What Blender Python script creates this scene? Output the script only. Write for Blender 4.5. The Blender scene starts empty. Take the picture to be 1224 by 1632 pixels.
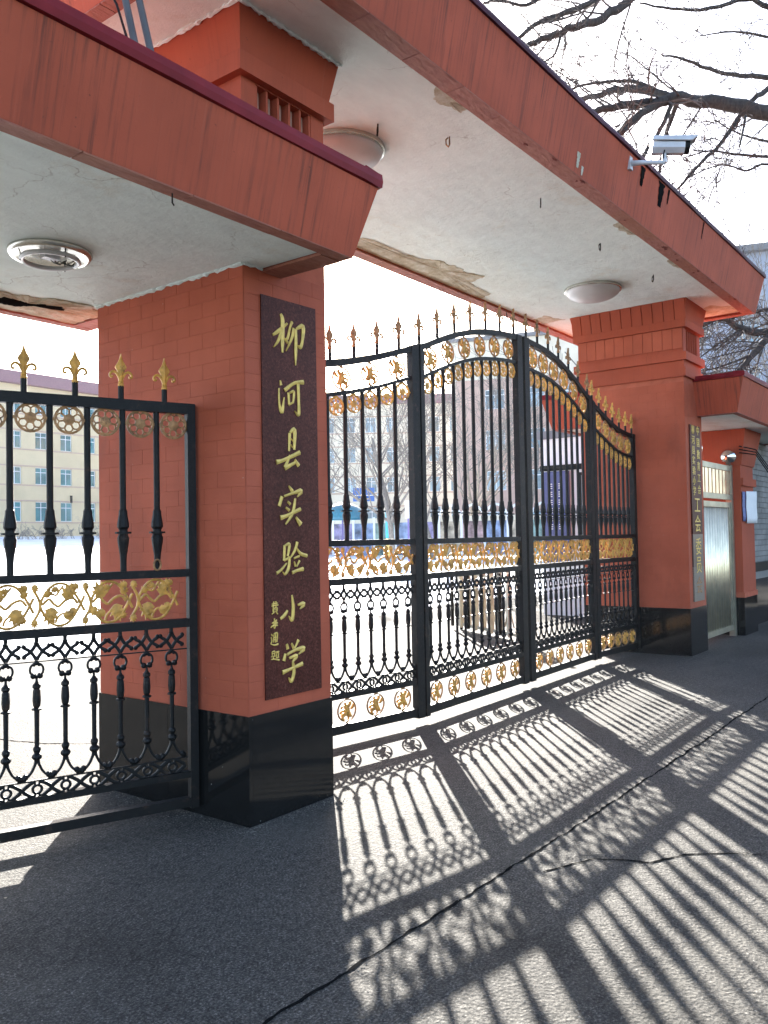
import bpy, bmesh, math, random
from math import sin, cos, pi, radians, atan2, hypot
from mathutils import Vector, Matrix

random.seed(7)
sc = bpy.context.scene
col = sc.collection

# ------------------------------------------------------------------ camera, sky, sun, exposure
def setup_camera():
    cd = bpy.data.cameras.new('camera'); cam = bpy.data.objects.new('camera', cd); col.objects.link(cam)
    yaw, pitch, roll, fpx = 0.9208, 0.0299, -0.0174, 1347.96
    f = Vector((sin(yaw)*cos(pitch), cos(yaw)*cos(pitch), sin(pitch)))
    r = Vector((cos(yaw), -sin(yaw), 0)); u = r.cross(f)
    r2 = cos(roll)*r + sin(roll)*u; u2 = -sin(roll)*r + cos(roll)*u
    m = Matrix((r2, u2, -f)).transposed().to_4x4()
    m.translation = Vector((-3.315, -3.4935, 1.6))
    cam.matrix_world = m
    cd.sensor_fit = 'HORIZONTAL'; cd.sensor_width = 36.0; cd.lens = 36.0*fpx/1224.0
    cd.clip_start = 0.05; cd.clip_end = 3000
    sc.camera = cam
setup_camera()
SUN = Vector((1.82, 1.66, 1.0)).normalized()
SUN_EL = math.asin(SUN.z); SUN_AZ = atan2(SUN.x, SUN.y)
w = bpy.data.worlds.new('World'); sc.world = w; w.use_nodes = True
nt = w.node_tree; nt.nodes.clear()
sky = nt.nodes.new('ShaderNodeTexSky'); sky.sky_type = 'NISHITA'; sky.sun_disc = False
sky.sun_elevation = SUN_EL; sky.sun_rotation = SUN_AZ; sky.altitude = 300
sky.air_density = 0.75; sky.dust_density = 1.8; sky.ozone_density = 0.3
bg = nt.nodes.new('ShaderNodeBackground'); bg.inputs['Strength'].default_value = 0.085
wo = nt.nodes.new('ShaderNodeOutputWorld')
nt.links.new(sky.outputs[0], bg.inputs[0]); nt.links.new(bg.outputs[0], wo.inputs[0])
sd = bpy.data.lights.new('sun', 'SUN'); sd.energy = 5.0; sd.angle = radians(0.5); sd.color = (1.0, 0.96, 0.89)
so = bpy.data.objects.new('sun', sd); col.objects.link(so)
so.rotation_euler = SUN.to_track_quat('Z', 'Y').to_euler(); so.location = (20, 18, 14)
sc.view_settings.view_transform = 'Standard'; sc.view_settings.look = 'None'
sc.view_settings.gamma = 1.0; sc.view_settings.use_curve_mapping = False
sc.view_settings.exposure = 3.0

# ------------------------------------------------------------------ materials
def new_mat(name):
    m = bpy.data.materials.new(name); m.use_nodes = True
    return m, m.node_tree, m.node_tree.nodes['Principled BSDF']
def N(nt, t, **kw):
    n = nt.nodes.new(t)
    for k, v in kw.items():
        if k in n.inputs: n.inputs[k].default_value = v
        else: setattr(n, k, v)
    return n
def pos(nt, scale=(1, 1, 1)):
    g = N(nt, 'ShaderNodeNewGeometry'); mp = N(nt, 'ShaderNodeMapping'); mp.inputs['Scale'].default_value = scale
    nt.links.new(g.outputs['Position'], mp.inputs['Vector']); return mp.outputs[0]
def noise(nt, vec, scale, detail=6, rough=0.55):
    n = N(nt, 'ShaderNodeTexNoise'); n.inputs['Scale'].default_value = scale; n.inputs['Detail'].default_value = detail; n.inputs['Roughness'].default_value = rough
    nt.links.new(vec, n.inputs['Vector']); return n.outputs['Fac']
def ramp(nt, fac, stops):
    r = N(nt, 'ShaderNodeValToRGB'); e = r.color_ramp.elements
    while len(e) < len(stops): e.new(0.5)
    for i, (p, c) in enumerate(stops):
        e[i].position = p; e[i].color = (c[0], c[1], c[2], 1) if not isinstance(c, (int, float)) else (c, c, c, 1)
    nt.links.new(fac, r.inputs[0]); return r.outputs[0]
def mix(nt, a, b, fac, mode='MIX'):
    n = N(nt, 'ShaderNodeMix', data_type='RGBA', blend_type=mode)
    def put(s, v):
        if hasattr(v, 'is_output'): nt.links.new(v, s)
        elif isinstance(v, (int, float)): s.default_value = v if s.type == 'VALUE' else (v, v, v, 1)
        else: s.default_value = (v[0], v[1], v[2], 1)
    put(n.inputs[0], fac); put(n.inputs[6], a); put(n.inputs[7], b); return n.outputs[2]
def bump(nt, bsdf, height, strength=0.3, dist=0.01, chain=None):
    b = N(nt, 'ShaderNodeBump'); b.inputs['Strength'].default_value = strength; b.inputs['Distance'].default_value = dist
    nt.links.new(height, b.inputs['Height'])
    if chain: nt.links.new(chain, b.inputs['Normal'])
    nt.links.new(b.outputs[0], bsdf.inputs['Normal']); return b.outputs[0]
def simple(name, c, rough=0.5, metal=0.0, var=0.15, scale=8.0, bmp=0.0, bscale=40.0, spec=0.5, rnd=0.0, worn=None, wmin=0.58, wscale=9.0):
    m, nt, b = new_mat(name)
    v = pos(nt); f = noise(nt, v, scale)
    lo = [x*(1-var) for x in c]; hi = [min(1, x*(1+var)) for x in c]
    out = ramp(nt, f, [(0.3, lo), (0.7, hi)])
    if rnd:
        oi = N(nt, 'ShaderNodeObjectInfo')
        rr = ramp(nt, oi.outputs['Random'], [(0, 1-rnd), (1, 1+rnd)])
        out = mix(nt, out, rr, 1.0, 'MULTIPLY')
    if worn: out = mix(nt, out, worn, ramp(nt, noise(nt, v, wscale, 8, 0.75), [(wmin, 0), (wmin+0.10, 0.85)]))
    nt.links.new(out, b.inputs['Base Color'])
    b.inputs['Roughness'].default_value = rough; b.inputs['Metallic'].default_value = metal
    b.inputs['Specular IOR Level'].default_value = spec
    if bmp: bump(nt, b, noise(nt, v, bscale, 8, 0.6), bmp, 0.01)
    return m

RED = (0.40, 0.088, 0.046)
def m_tile():
    m, nt, b = new_mat('red_tile'); v = pos(nt)
    c = ramp(nt, noise(nt, v, 2.2, 8), [(0.28, (0.32, 0.074, 0.038)), (0.72, (0.44, 0.108, 0.058))])
    oi = N(nt, 'ShaderNodeObjectInfo'); rr = ramp(nt, oi.outputs['Random'], [(0, 0.975), (1, 1.025)])
    c = mix(nt, c, rr, 1.0, 'MULTIPLY')
    sp = ramp(nt, noise(nt, pos(nt, (30, 30, 90)), 3.0, 5), [(0.66, 0), (0.8, 1)])
    c = mix(nt, c, (0.36, 0.17, 0.13), mix(nt, 0, sp, 0.35))
    gr = noise(nt, pos(nt, (1.2, 1.2, 0.5)), 1.3, 9, 0.7); c = mix(nt, c, (0.15, 0.050, 0.034), ramp(nt, gr, [(0.52, 0), (0.80, 0.75)]))
    ch = noise(nt, v, 26, 4, 0.6); c = mix(nt, c, (0.50, 0.40, 0.34), ramp(nt, ch, [(0.735, 0), (0.745, 0.8)]))
    nt.links.new(c, b.inputs['Base Color']); b.inputs['Roughness'].default_value = 0.62
    b.inputs['Specular IOR Level'].default_value = 0.12
    bump(nt, b, noise(nt, pos(nt, (1, 1, 2.5)), 28, 8, 0.6), 0.28, 0.004); return m
def along_face(nt, kx, kz):
    """coordinates that run along a wall or slanted fascia (first) and up it (third)"""
    g = N(nt, 'ShaderNodeNewGeometry'); p = N(nt, 'ShaderNodeSeparateXYZ'); n = N(nt, 'ShaderNodeSeparateXYZ')
    nt.links.new(g.outputs['Position'], p.inputs[0]); nt.links.new(g.outputs['True Normal'], n.inputs[0])
    def mth(op, a, b=None):
        k = N(nt, 'ShaderNodeMath', operation=op)
        for i, v in enumerate((a, b)):
            if v is None: continue
            if hasattr(v, 'is_output'): nt.links.new(v, k.inputs[i])
            else: k.inputs[i].default_value = v
        return k.outputs[0]
    isx = mth('GREATER_THAN', mth('ABSOLUTE', n.outputs[0]), 0.6)
    s = mth('ADD', mth('MULTIPLY', p.outputs[1], isx), mth('MULTIPLY', p.outputs[0], mth('SUBTRACT', 1.0, isx)))
    c = N(nt, 'ShaderNodeCombineXYZ'); nt.links.new(mth('MULTIPLY', s, kx), c.inputs[0]); nt.links.new(mth('MULTIPLY', isx, 7.3), c.inputs[1]); nt.links.new(mth('MULTIPLY', p.outputs[2], kz), c.inputs[2])
    return c.outputs[0]
def m_stucco(name, c, streak=0.5):
    m, nt, b = new_mat(name); v = pos(nt)
    base = ramp(nt, noise(nt, v, 1.4, 8), [(0.28, [x*0.82 for x in c]), (0.72, [x*1.14 for x in c])])
    s1 = noise(nt, along_face(nt, 24, 0.9), 1.5, 6, 0.66); cl = ramp(nt, noise(nt, along_face(nt, 1.6, 1.1), 1.5, 5, 0.6), [(0.36, 0.15), (0.60, 1)])
    base = mix(nt, base, (0.06, 0.035, 0.028), mix(nt, mix(nt, 0, ramp(nt, s1, [(0.49, 0), (0.68, 1)]), streak), cl, 1.0, 'MULTIPLY'))
    s2 = noise(nt, along_face(nt, 45, 0.8), 1.3, 5, 0.6)
    base = mix(nt, base, (0.37, 0.16, 0.11), mix(nt, 0, ramp(nt, s2, [(0.6, 0), (0.85, 1)]), 0.25))
    sp = noise(nt, v, 34, 3); base = mix(nt, base, (0.06, 0.03, 0.025), ramp(nt, sp, [(0.70, 0), (0.78, 0.7)]))
    nt.links.new(base, b.inputs['Base Color']); b.inputs['Roughness'].default_value = 0.7
    b.inputs['Specular IOR Level'].default_value = 0.12
    bump(nt, b, noise(nt, v, 55, 8, 0.65), 0.22, 0.006); return m
def m_facing():
    m, nt, b = new_mat('pink_split_face'); v = pos(nt, (1, 1, 1))
    f = noise(nt, pos(nt, (6, 18, 6)), 1.7, 8, 0.65)
    c = ramp(nt, f, [(0.3, (0.26, 0.085, 0.06)), (0.7, (0.42, 0.17, 0.125))])
    st = noise(nt, v, 1.1, 5); c = mix(nt, c, (0.32, 0.12, 0.05), ramp(nt, st, [(0.5, 0), (0.7, 0.6)]))
    nt.links.new(c, b.inputs['Base Color']); b.inputs['Roughness'].default_value = 0.8
    bump(nt, b, f, 0.9, 0.02); return m
def m_soffit():
    m, nt, b = new_mat('white_plaster'); v = pos(nt)
    c = ramp(nt, noise(nt, v, 0.9, 10, 0.6), [(0.3, (0.72, 0.79, 0.75)), (0.7, (0.81, 0.90, 0.86))])
    c = mix(nt, c, ramp(nt, noise(nt, pos(nt, (1.0, 2.6, 1)), 3.2, 10, 0.72), [(0.33, 0.91), (0.6, 1.0)]), 1.0, 'MULTIPLY')
    st = noise(nt, v, 1.7, 9, 0.72); c = mix(nt, c, (0.52, 0.44, 0.30), ramp(nt, st, [(0.57, 0), (0.78, 0.6)]))
    fl = noise(nt, v, 5.5, 10, 0.8); c = mix(nt, c, (0.46, 0.43, 0.34), ramp(nt, fl, [(0.655, 0), (0.67, 0.55)]))
    n3 = N(nt, 'ShaderNodeTexNoise'); n3.inputs['Scale'].default_value = 2.2; n3.inputs['Detail'].default_value = 6; nt.links.new(v, n3.inputs['Vector'])
    av = N(nt, 'ShaderNodeVectorMath', operation='ADD'); nt.links.new(v, av.inputs[0]); nt.links.new(n3.outputs['Color'], av.inputs[1])
    ck = N(nt, 'ShaderNodeTexVoronoi'); ck.feature = 'DISTANCE_TO_EDGE'; ck.inputs['Scale'].default_value = 1.1; nt.links.new(av.outputs[0], ck.inputs['Vector'])
    gate_ = ramp(nt, noise(nt, v, 1.3, 4), [(0.48, 0), (0.6, 0.55)])
    c = mix(nt, c, (0.25, 0.23, 0.19), mix(nt, 0, gate_, ramp(nt, ck.outputs['Distance'], [(0.0, 1), (0.007, 0)])))
    nt.links.new(c, b.inputs['Base Color']); b.inputs['Roughness'].default_value = 0.85
    b.inputs['Specular IOR Level'].default_value = 0.15
    bump(nt, b, mix(nt, noise(nt, v, 6, 10, 0.72), fl, 0.4), 0.9, 0.03); return m
def m_asphalt():
    m, nt, b = new_mat('worn_asphalt'); v = pos(nt)
    big = noise(nt, v, 0.55, 8, 0.62); fine = noise(nt, v, 95, 4, 0.75); mid = noise(nt, v, 24, 5, 0.7)
    c = ramp(nt, fine, [(0.34, (0.020, 0.0185, 0.0165)), (0.48, (0.057, 0.053, 0.047)), (0.58, (0.102, 0.095, 0.084)), (0.70, (0.26, 0.243, 0.215))])
    c = mix(nt, c, ramp(nt, mid, [(0.36, 0.62), (0.64, 1.25)]), 1.0, 'MULTIPLY')
    c = mix(nt, c, ramp(nt, big, [(0.32, 0.72), (0.68, 1.25)]), 1.0, 'MULTIPLY')
    st = noise(nt, pos(nt, (0.45, 1.5, 1)), 0.9, 8, 0.65); c = mix(nt, c, (0.105, 0.098, 0.083), ramp(nt, st, [(0.53, 0), (0.68, 0.45)]))
    oil = noise(nt, pos(nt, (1.3, 1.0, 1)), 0.8, 5, 0.5); c = mix(nt, c, ramp(nt, oil, [(0.30, 0.62), (0.42, 1.0)]), 1.0, 'MULTIPLY')
    nt.links.new(c, b.inputs['Base Color']); b.inputs['Roughness'].default_value = 0.85
    b.inputs['Specular IOR Level'].default_value = 0.12
    vo = N(nt, 'ShaderNodeTexVoronoi'); vo.inputs['Scale'].default_value = 60; nt.links.new(v, vo.inputs['Vector'])
    n1 = bump(nt, b, vo.outputs['Distance'], 0.42, 0.010)
    n2 = bump(nt, b, noise(nt, v, 140, 3, 0.7), 0.55, 0.006, n1)
    bump(nt, b, mid, 0.22, 0.012, n2); return m
def m_granite():
    m, nt, b = new_mat('black_granite'); v = pos(nt)
    c = ramp(nt, noise(nt, v, 90, 3), [(0.4, (0.008, 0.008, 0.008)), (0.75, (0.014, 0.014, 0.013))])
    c = mix(nt, c, (0.30, 0.31, 0.29), ramp(nt, noise(nt, pos(nt, (1, 1, 0.7)), 21, 3, 0.5), [(0.755, 0), (0.762, 0.8)]))
    nt.links.new(c, b.inputs['Base Color']); b.inputs['Roughness'].default_value = 0.09
    b.inputs['Specular IOR Level'].default_value = 0.4
    return m
def m_sign():
    m, nt, b = new_mat('maroon_granite'); v = pos(nt)
    c = ramp(nt, noise(nt, v, 75, 5, 0.8), [(0.34, (0.032, 0.010, 0.007)), (0.54, (0.092, 0.026, 0.018)), (0.70, (0.17, 0.062, 0.044))])
    c = mix(nt, c, ramp(nt, noise(nt, v, 2.2, 4), [(0.3, 0.7), (0.7, 1.2)]), 1.0, 'MULTIPLY')
    sc_ = noise(nt, pos(nt, (9, 9, 2.2)), 2.2, 9, 0.75); c = mix(nt, c, (0.13, 0.11, 0.10), ramp(nt, sc_, [(0.66, 0), (0.80, 0.7)]))
    nt.links.new(c, b.inputs['Base Color']); b.inputs['Roughness'].default_value = 0.45; b.inputs['Specular IOR Level'].default_value = 0.1; return m
def m_snow():
    m, nt, b = new_mat('trodden_snow'); v = pos(nt)
    c = ramp(nt, noise(nt, v, 0.5, 8), [(0.3, (0.66, 0.69, 0.74)), (0.7, (0.82, 0.84, 0.87))])
    nt.links.new(c, b.inputs['Base Color']); b.inputs['Roughness'].default_value = 0.7
    bump(nt, b, noise(nt, v, 3.5, 9, 0.65), 0.6, 0.08); return m
def m_bark(name, c):
    m, nt, b = new_mat(name); v = pos(nt)
    cc = ramp(nt, noise(nt, pos(nt, (6, 6, 2)), 4, 8), [(0.3, [x*0.55 for x in c]), (0.7, [x*1.4 for x in c])])
    nt.links.new(cc, b.inputs['Base Color']); b.inputs['Roughness'].default_value = 0.9
    bump(nt, b, noise(nt, v, 14, 8, 0.7), 0.8, 0.02); return m
def m_peel():
    m, nt, b = new_mat('bare_render'); v = pos(nt)
    c = ramp(nt, noise(nt, v, 7, 10, 0.75), [(0.3, (0.30, 0.24, 0.15)), (0.48, (0.52, 0.47, 0.34)), (0.62, (0.66, 0.64, 0.55))])
    nt.links.new(c, b.inputs['Base Color']); b.inputs['Roughness'].default_value = 0.95
    bump(nt, b, noise(nt, v, 24, 9, 0.75), 1.0, 0.02); return m
M = {}
M['tile'] = m_tile()
M['red'] = m_stucco('red_paint', RED, 0.85)
M['red_plain'] = m_stucco('red_paint_clean', (0.36, 0.078, 0.040), 0.25)
M['mortar'] = simple('mortar', (0.40, 0.110, 0.064), 0.9, spec=0.1)
M['facing'] = m_facing(); M['soffit'] = m_soffit(); M['asphalt'] = m_asphalt(); M['granite'] = m_granite()
M['sign'] = m_sign(); M['snow'] = m_snow(); M['peel'] = m_peel()
M['cap_dark'] = simple('dark_maroon_sheet', (0.060, 0.012, 0.025), 0.5, 0.0, 0.4, 3, 0.15, 10, 0.12)
M['cap'] = simple('maroon_sheet', (0.17, 0.013, 0.017), 0.5, 0.0, 0.3, 4, 0.15, 10, 0.12)
M['iron'] = simple('black_iron', (0.007, 0.0068, 0.0066), 0.5, 0.0, 0.3, 30, 0.35, 60, 0.22, worn=(0.040, 0.024, 0.016), wmin=0.56)
M['gold'] = simple('gold_paint', (0.53, 0.27, 0.05), 0.5, 0.25, 0.4, 25, 0.25, 60, rnd=0.15, worn=(0.13, 0.065, 0.03), wmin=0.57, wscale=16)
M['gold_dark'] = simple('worn_gold_paint', (0.30, 0.155, 0.06), 0.55, 0.25, 0.5, 30, 0.2, 60, rnd=0.15, worn=(0.06, 0.035, 0.02), wmin=0.55, wscale=16)
M['leaf_gold'] = simple('gold_leaf_letter', (0.66, 0.46, 0.11), 0.45, 0.25, 0.2, 30)
M['steel'] = simple('stainless_steel', (0.74, 0.68, 0.50), 0.30, 0.92, 0.15, 6)  # yellow tint paints in the reflection of the sunlit yard
M['steel_dull'] = simple('dull_steel', (0.36, 0.35, 0.28), 0.4, 0.85, 0.2, 6)
M['chrome'] = simple('chrome', (0.75, 0.75, 0.73), 0.06, 1.0, 0.02)
M['lamp'] = simple('opal_glass', (0.50, 0.50, 0.49), 0.35, 0.0, 0.06)
M['dish'] = simple('lamp_metal', (0.55, 0.54, 0.48), 0.25, 0.8, 0.15)
M['dark'] = simple('dark_rubber', (0.010, 0.010, 0.010), 0.6, spec=0.1)
M['cctv'] = simple('grey_enamel', (0.50, 0.50, 0.51), 0.4)
M['pipe'] = simple('grey_conduit', (0.105, 0.10, 0.10), 0.7, spec=0.1)
M['crack'] = simple('crack_dirt', (0.010, 0.010, 0.010), 0.95, spec=0.0)
M['grey_brick'] = simple('grey_brick', (0.20, 0.20, 0.19), 0.8, 0, 0.2, 3, 0.3, 30, 0.3, 0.12)
M['grey_mortar'] = simple('grey_mortar', (0.10, 0.10, 0.095), 0.9)
M['paper'] = simple('paper', (0.72, 0.72, 0.72), 0.7, 0, 0.04)
M['paper_blue'] = simple('blue_poster', (0.10, 0.12, 0.28), 0.6, 0, 0.4, 20)
M['lattice'] = simple('terracotta_lattice', (0.36, 0.20, 0.14), 0.8, 0, 0.2, 20, 0.2, 40)
M['bark'] = m_bark('bark', (0.045, 0.037, 0.032)); M['twig'] = m_bark('twig_bark', (0.065, 0.052, 0.045))
M['bark_pale'] = m_bark('hazed_bark', (0.19, 0.17, 0.15))  # bark of far trees, colour lightened to stand in for haze and glare
M['dry_leaf'] = simple('dry_leaf', (0.42, 0.27, 0.07), 0.7)
M['beige'] = simple('beige_metal', (0.42, 0.38, 0.30), 0.4, 0.3, 0.1)
M['cream'] = simple('cream_wall', (0.56, 0.45, 0.28), 0.85, 0, 0.10, 0.5, worn=(0.44, 0.36, 0.25), wmin=0.60, wscale=0.5)
M['cream_grey'] = simple('grey_cream_wall', (0.64, 0.58, 0.46), 0.85, 0, 0.10, 0.5, worn=(0.46, 0.42, 0.34), wmin=0.60, wscale=0.5)  # wall colour lightened to imitate haze over the far buildings
M['brickpink'] = simple('pink_brick_wall', (0.46, 0.31, 0.25), 0.85, 0, 0.12, 1.5)  # brick colour also paled, with the haze put into the base
M['bluegrey'] = simple('blue_grey_wall', (0.30, 0.33, 0.40), 0.85, 0, 0.06, 0.6)
M['band'] = simple('tan_band', (0.44, 0.31, 0.24), 0.85, 0, 0.05)
M['purple_roof'] = simple('purple_roof', (0.22, 0.10, 0.12), 0.7, 0, 0.1)
M['grey_roof'] = simple('grey_roof', (0.16, 0.16, 0.17), 0.8, 0, 0.1)
M['frame'] = simple('white_frame', (0.62, 0.66, 0.70), 0.5, 0, 0.03)
M['pane'] = simple('cyan_glass', (0.02, 0.13, 0.15), 0.08, 0, 0.45, 0.8, rnd=0.35)
M['pane_grey'] = simple('grey_glass', (0.18, 0.26, 0.31), 0.08, 0, 0.45, 0.8, rnd=0.35)
M['white'] = simple('white_panel', (0.72, 0.73, 0.74), 0.5, 0, 0.04)
M['sign_blue'] = simple('blue_sign', (0.05, 0.06, 0.19), 0.45, 0, 0.1)
M['teal'] = simple('teal_plastic', (0.02, 0.16, 0.24), 0.4); M['sky_blue'] = simple('light_blue_paint', (0.03, 0.38, 0.58), 0.45)
M['board_blue'] = simple('blue_board', (0.02, 0.10, 0.36), 0.4); M['purple'] = simple('purple_paint', (0.16, 0.12, 0.34), 0.5)
M['yellow'] = simple('yellow_paint', (0.50, 0.36, 0.10), 0.5)
for k, c in dict(mural_blue=(0.17, 0.23, 0.36), mural_violet=(0.21, 0.18, 0.31), mural_pink=(0.32, 0.21, 0.21), mural_green=(0.16, 0.25, 0.23), mural_sand=(0.36, 0.30, 0.22)).items():  # panel paints muted, with distance haze put into their colours
    M[k] = simple(k, c, 0.7, 0, 0.7, 2.5)

# ------------------------------------------------------------------ object helpers
def obj(name, src, m, parent=None, loc=(0, 0, 0), rot=(0, 0, 0), smooth=False):
    if isinstance(src, bmesh.types.BMesh):
        me = bpy.data.meshes.new(name); src.normal_update(); src.to_mesh(me); src.free(); me.materials.append(m)
        if smooth: me.polygons.foreach_set('use_smooth', [True]*len(me.polygons))
    else: me = src
    o = bpy.data.objects.new(name, me); col.objects.link(o)
    o.location = loc; o.rotation_euler = rot
    if parent: o.parent = parent
    return o
def tag(o, label=None, cat=None, group=None, kind=None):
    if label: o['label'] = label
    if cat: o['category'] = cat
    if group: o['group'] = group
    if kind: o['kind'] = kind
    return o
def thing(name, label, cat, loc=(0, 0, 0), rz=0.0, group=None):
    o = bpy.data.objects.new(name, None); col.objects.link(o); o.location = loc; o.rotation_euler = (0, 0, rz)
    o.empty_display_size = 0.2
    return tag(o, label, cat, group)
def BM(): return bmesh.new()
def bx(bm, x0, x1, y0, y1, z0, z1, mtx=None):
    vs = [bm.verts.new((x, y, z)) for z in (z0, z1) for y in (y0, y1) for x in (x0, x1)]
    for f in ((0, 2, 3, 1), (4, 5, 7, 6), (0, 1, 5, 4), (1, 3, 7, 5), (3, 2, 6, 7), (2, 0, 4, 6)): bm.faces.new([vs[i] for i in f])
    if mtx:
        for v in vs: v.co = mtx @ v.co
    return vs
def frustum(bm, r0, z0, r1, z1, caps=(True, True)):
    def ring(r, z): return [bm.verts.new(p) for p in ((r[0], r[2], z), (r[1], r[2], z), (r[1], r[3], z), (r[0], r[3], z))]
    a, b = ring(r0, z0), ring(r1, z1)
    for i in range(4): bm.faces.new((a[i], a[(i+1) % 4], b[(i+1) % 4], b[i]))
    if caps[0]: bm.faces.new(a[::-1])
    if caps[1]: bm.faces.new(b)
def lathe(bm, prof, cx=0, cy=0, n=8, cap=True):
    rings = []
    for r, z in prof: rings.append([bm.verts.new((cx+r*cos(2*pi*i/n), cy+r*sin(2*pi*i/n), z)) for i in range(n)])
    for a, b in zip(rings, rings[1:]):
        for i in range(n): bm.faces.new((a[i], a[(i+1) % n], b[(i+1) % n], b[i]))
    if cap: bm.faces.new(rings[0][::-1]); bm.faces.new(rings[-1])
def catmull(pts, n=5):
    if len(pts) < 3: 
        a, b = pts[0], pts[-1]; return [tuple(a[k]+(b[k]-a[k])*t/n for k in range(len(a))) for t in range(n+1)]
    P = [pts[0]]+list(pts)+[pts[-1]]; out = []
    for i in range(1, len(P)-2):
        for t in range(n):
            t /= n; out.append(tuple(0.5*((2*P[i][k])+(-P[i-1][k]+P[i+1][k])*t+(2*P[i-1][k]-5*P[i][k]+4*P[i+1][k]-P[i+2][k])*t*t+(-P[i-1][k]+3*P[i][k]-3*P[i+1][k]+P[i+2][k])*t**3) for k in range(len(P[i]))))
    out.append(tuple(pts[-1])); return out
def ribbon(bm, pts, y0=0.0, th=0.01, ridge=0.004, n=4, closed=False, raw=False):
    """flat bar along pts [(x, z, width)] in the x-z plane; its back at y0, its front at y0-th"""
    c = list(pts) if raw else catmull(pts, n)
    m = len(c); secs = []
    for i in range(m):
        if closed: p, q = c[i-1], c[(i+1) % m]
        else: p, q = c[max(0, i-1)], c[min(m-1, i+1)]
        dx, dz = q[0]-p[0], q[1]-p[1]; L = hypot(dx, dz) or 1; nx, nz = -dz/L, dx/L
        x, z, wd = c[i]; h = max(wd, 0.0005)/2
        secs.append([bm.verts.new(v) for v in ((x+nx*h, y0, z+nz*h), (x+nx*h, y0-th, z+nz*h), (x, y0-th-ridge, z), (x-nx*h, y0-th, z-nz*h), (x-nx*h, y0, z-nz*h))])
    rng = range(m) if closed else range(m-1)
    for i in rng:
        a, b = secs[i], secs[(i+1) % m]
        for k in range(5): bm.faces.new((a[k], a[(k+1) % 5], b[(k+1) % 5], b[k]))
    if not closed:
        bm.faces.new(secs[0][::-1]); bm.faces.new(secs[-1])
def ringr(bm, cx, cz, r, wd, y0=0.0, th=0.01, n=16, rz=None, ridge=0.002):
    ribbon(bm, [(cx+r*cos(2*pi*i/n), cz+(rz or r)*sin(2*pi*i/n), wd) for i in range(n)], y0, th, ridge, closed=True, raw=True)
def blob(bm, x, z, r, y=0.0, n=6):
    m = bmesh.ops.create_uvsphere(bm, u_segments=n, v_segments=4, radius=r)
    for v in m['verts']: v.co = Vector((v.co.x+x, v.co.y+y, v.co.z+z))
def fan(bm, pts, cx, cz, y0=0.0, th=0.008, ridge=0.006):
    fr = [bm.verts.new((x, y0-th, z)) for x, z in pts]; bk = [bm.verts.new((x, y0, z)) for x, z in pts]; c = bm.verts.new((cx, y0-th-ridge, cz)); n = len(pts)
    for i in range(n):
        j = (i+1) % n
        bm.faces.new((fr[i], fr[j], c)); bm.faces.new((bk[j], bk[i], fr[i], fr[j]) if True else None)
    bm.faces.new(bk)
def tube(bm, pts, radii, n=6, caps=True):
    """swept round bar through 3-D points"""
    pts = [Vector(p) for p in pts]; rings = []; up = Vector((0.13, 0.21, 0.97))
    for i, p in enumerate(pts):
        d = (pts[min(i+1, len(pts)-1)]-pts[max(i-1, 0)]); d = d.normalized() if d.length > 1e-9 else Vector((0, 0, 1))
        a = d.cross(up); a = a.normalized() if a.length > 1e-3 else d.orthogonal().normalized(); b = d.cross(a)
        r = radii[i] if isinstance(radii, (list, tuple)) else radii
        rings.append([bm.verts.new(p+a*(r*cos(2*pi*k/n))+b*(r*sin(2*pi*k/n))) for k in range(n)])
    for A, B in zip(rings, rings[1:]):
        for k in range(n): bm.faces.new((A[k], A[(k+1) % n], B[(k+1) % n], B[k]))
    if caps and n > 2: bm.faces.new(rings[0][::-1]); bm.faces.new(rings[-1])
def interp(pts, u):
    if u <= pts[0][0]: return pts[0][1]
    for (a, b), (c, d) in zip(pts, pts[1:]):
        if u <= c: return b+(d-b)*(u-a)/(c-a)
    return pts[-1][1]
_mesh = {}
def cached(key, build, m, smooth=False):
    if key not in _mesh:
        bm = BM(); build(bm); me = bpy.data.meshes.new(key if isinstance(key, str) else key[0]); bm.normal_update(); bm.to_mesh(me); bm.free(); me.materials.append(m)
        if smooth: me.polygons.foreach_set('use_smooth', [True]*len(me.polygons))
        _mesh[key] = me
    return _mesh[key]
def tile_mesh(wd, ht, th, m, key='tile'):
    def b(bm):
        e = min(0.004, th*0.4)
        frustum(bm, (-wd/2+e, wd/2-e, -ht/2+e, ht/2-e), th, (-wd/2, wd/2, -ht/2, ht/2), th-e, (True, False))
        frustum(bm, (-wd/2, wd/2, -ht/2, ht/2), th-e, (-wd/2, wd/2, -ht/2, ht/2), 0, (False, True))
        bmesh.ops.recalc_face_normals(bm, faces=bm.faces)
    return cached((key, round(wd, 3), round(ht, 3), round(th, 4), m.name), b, m)
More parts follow.
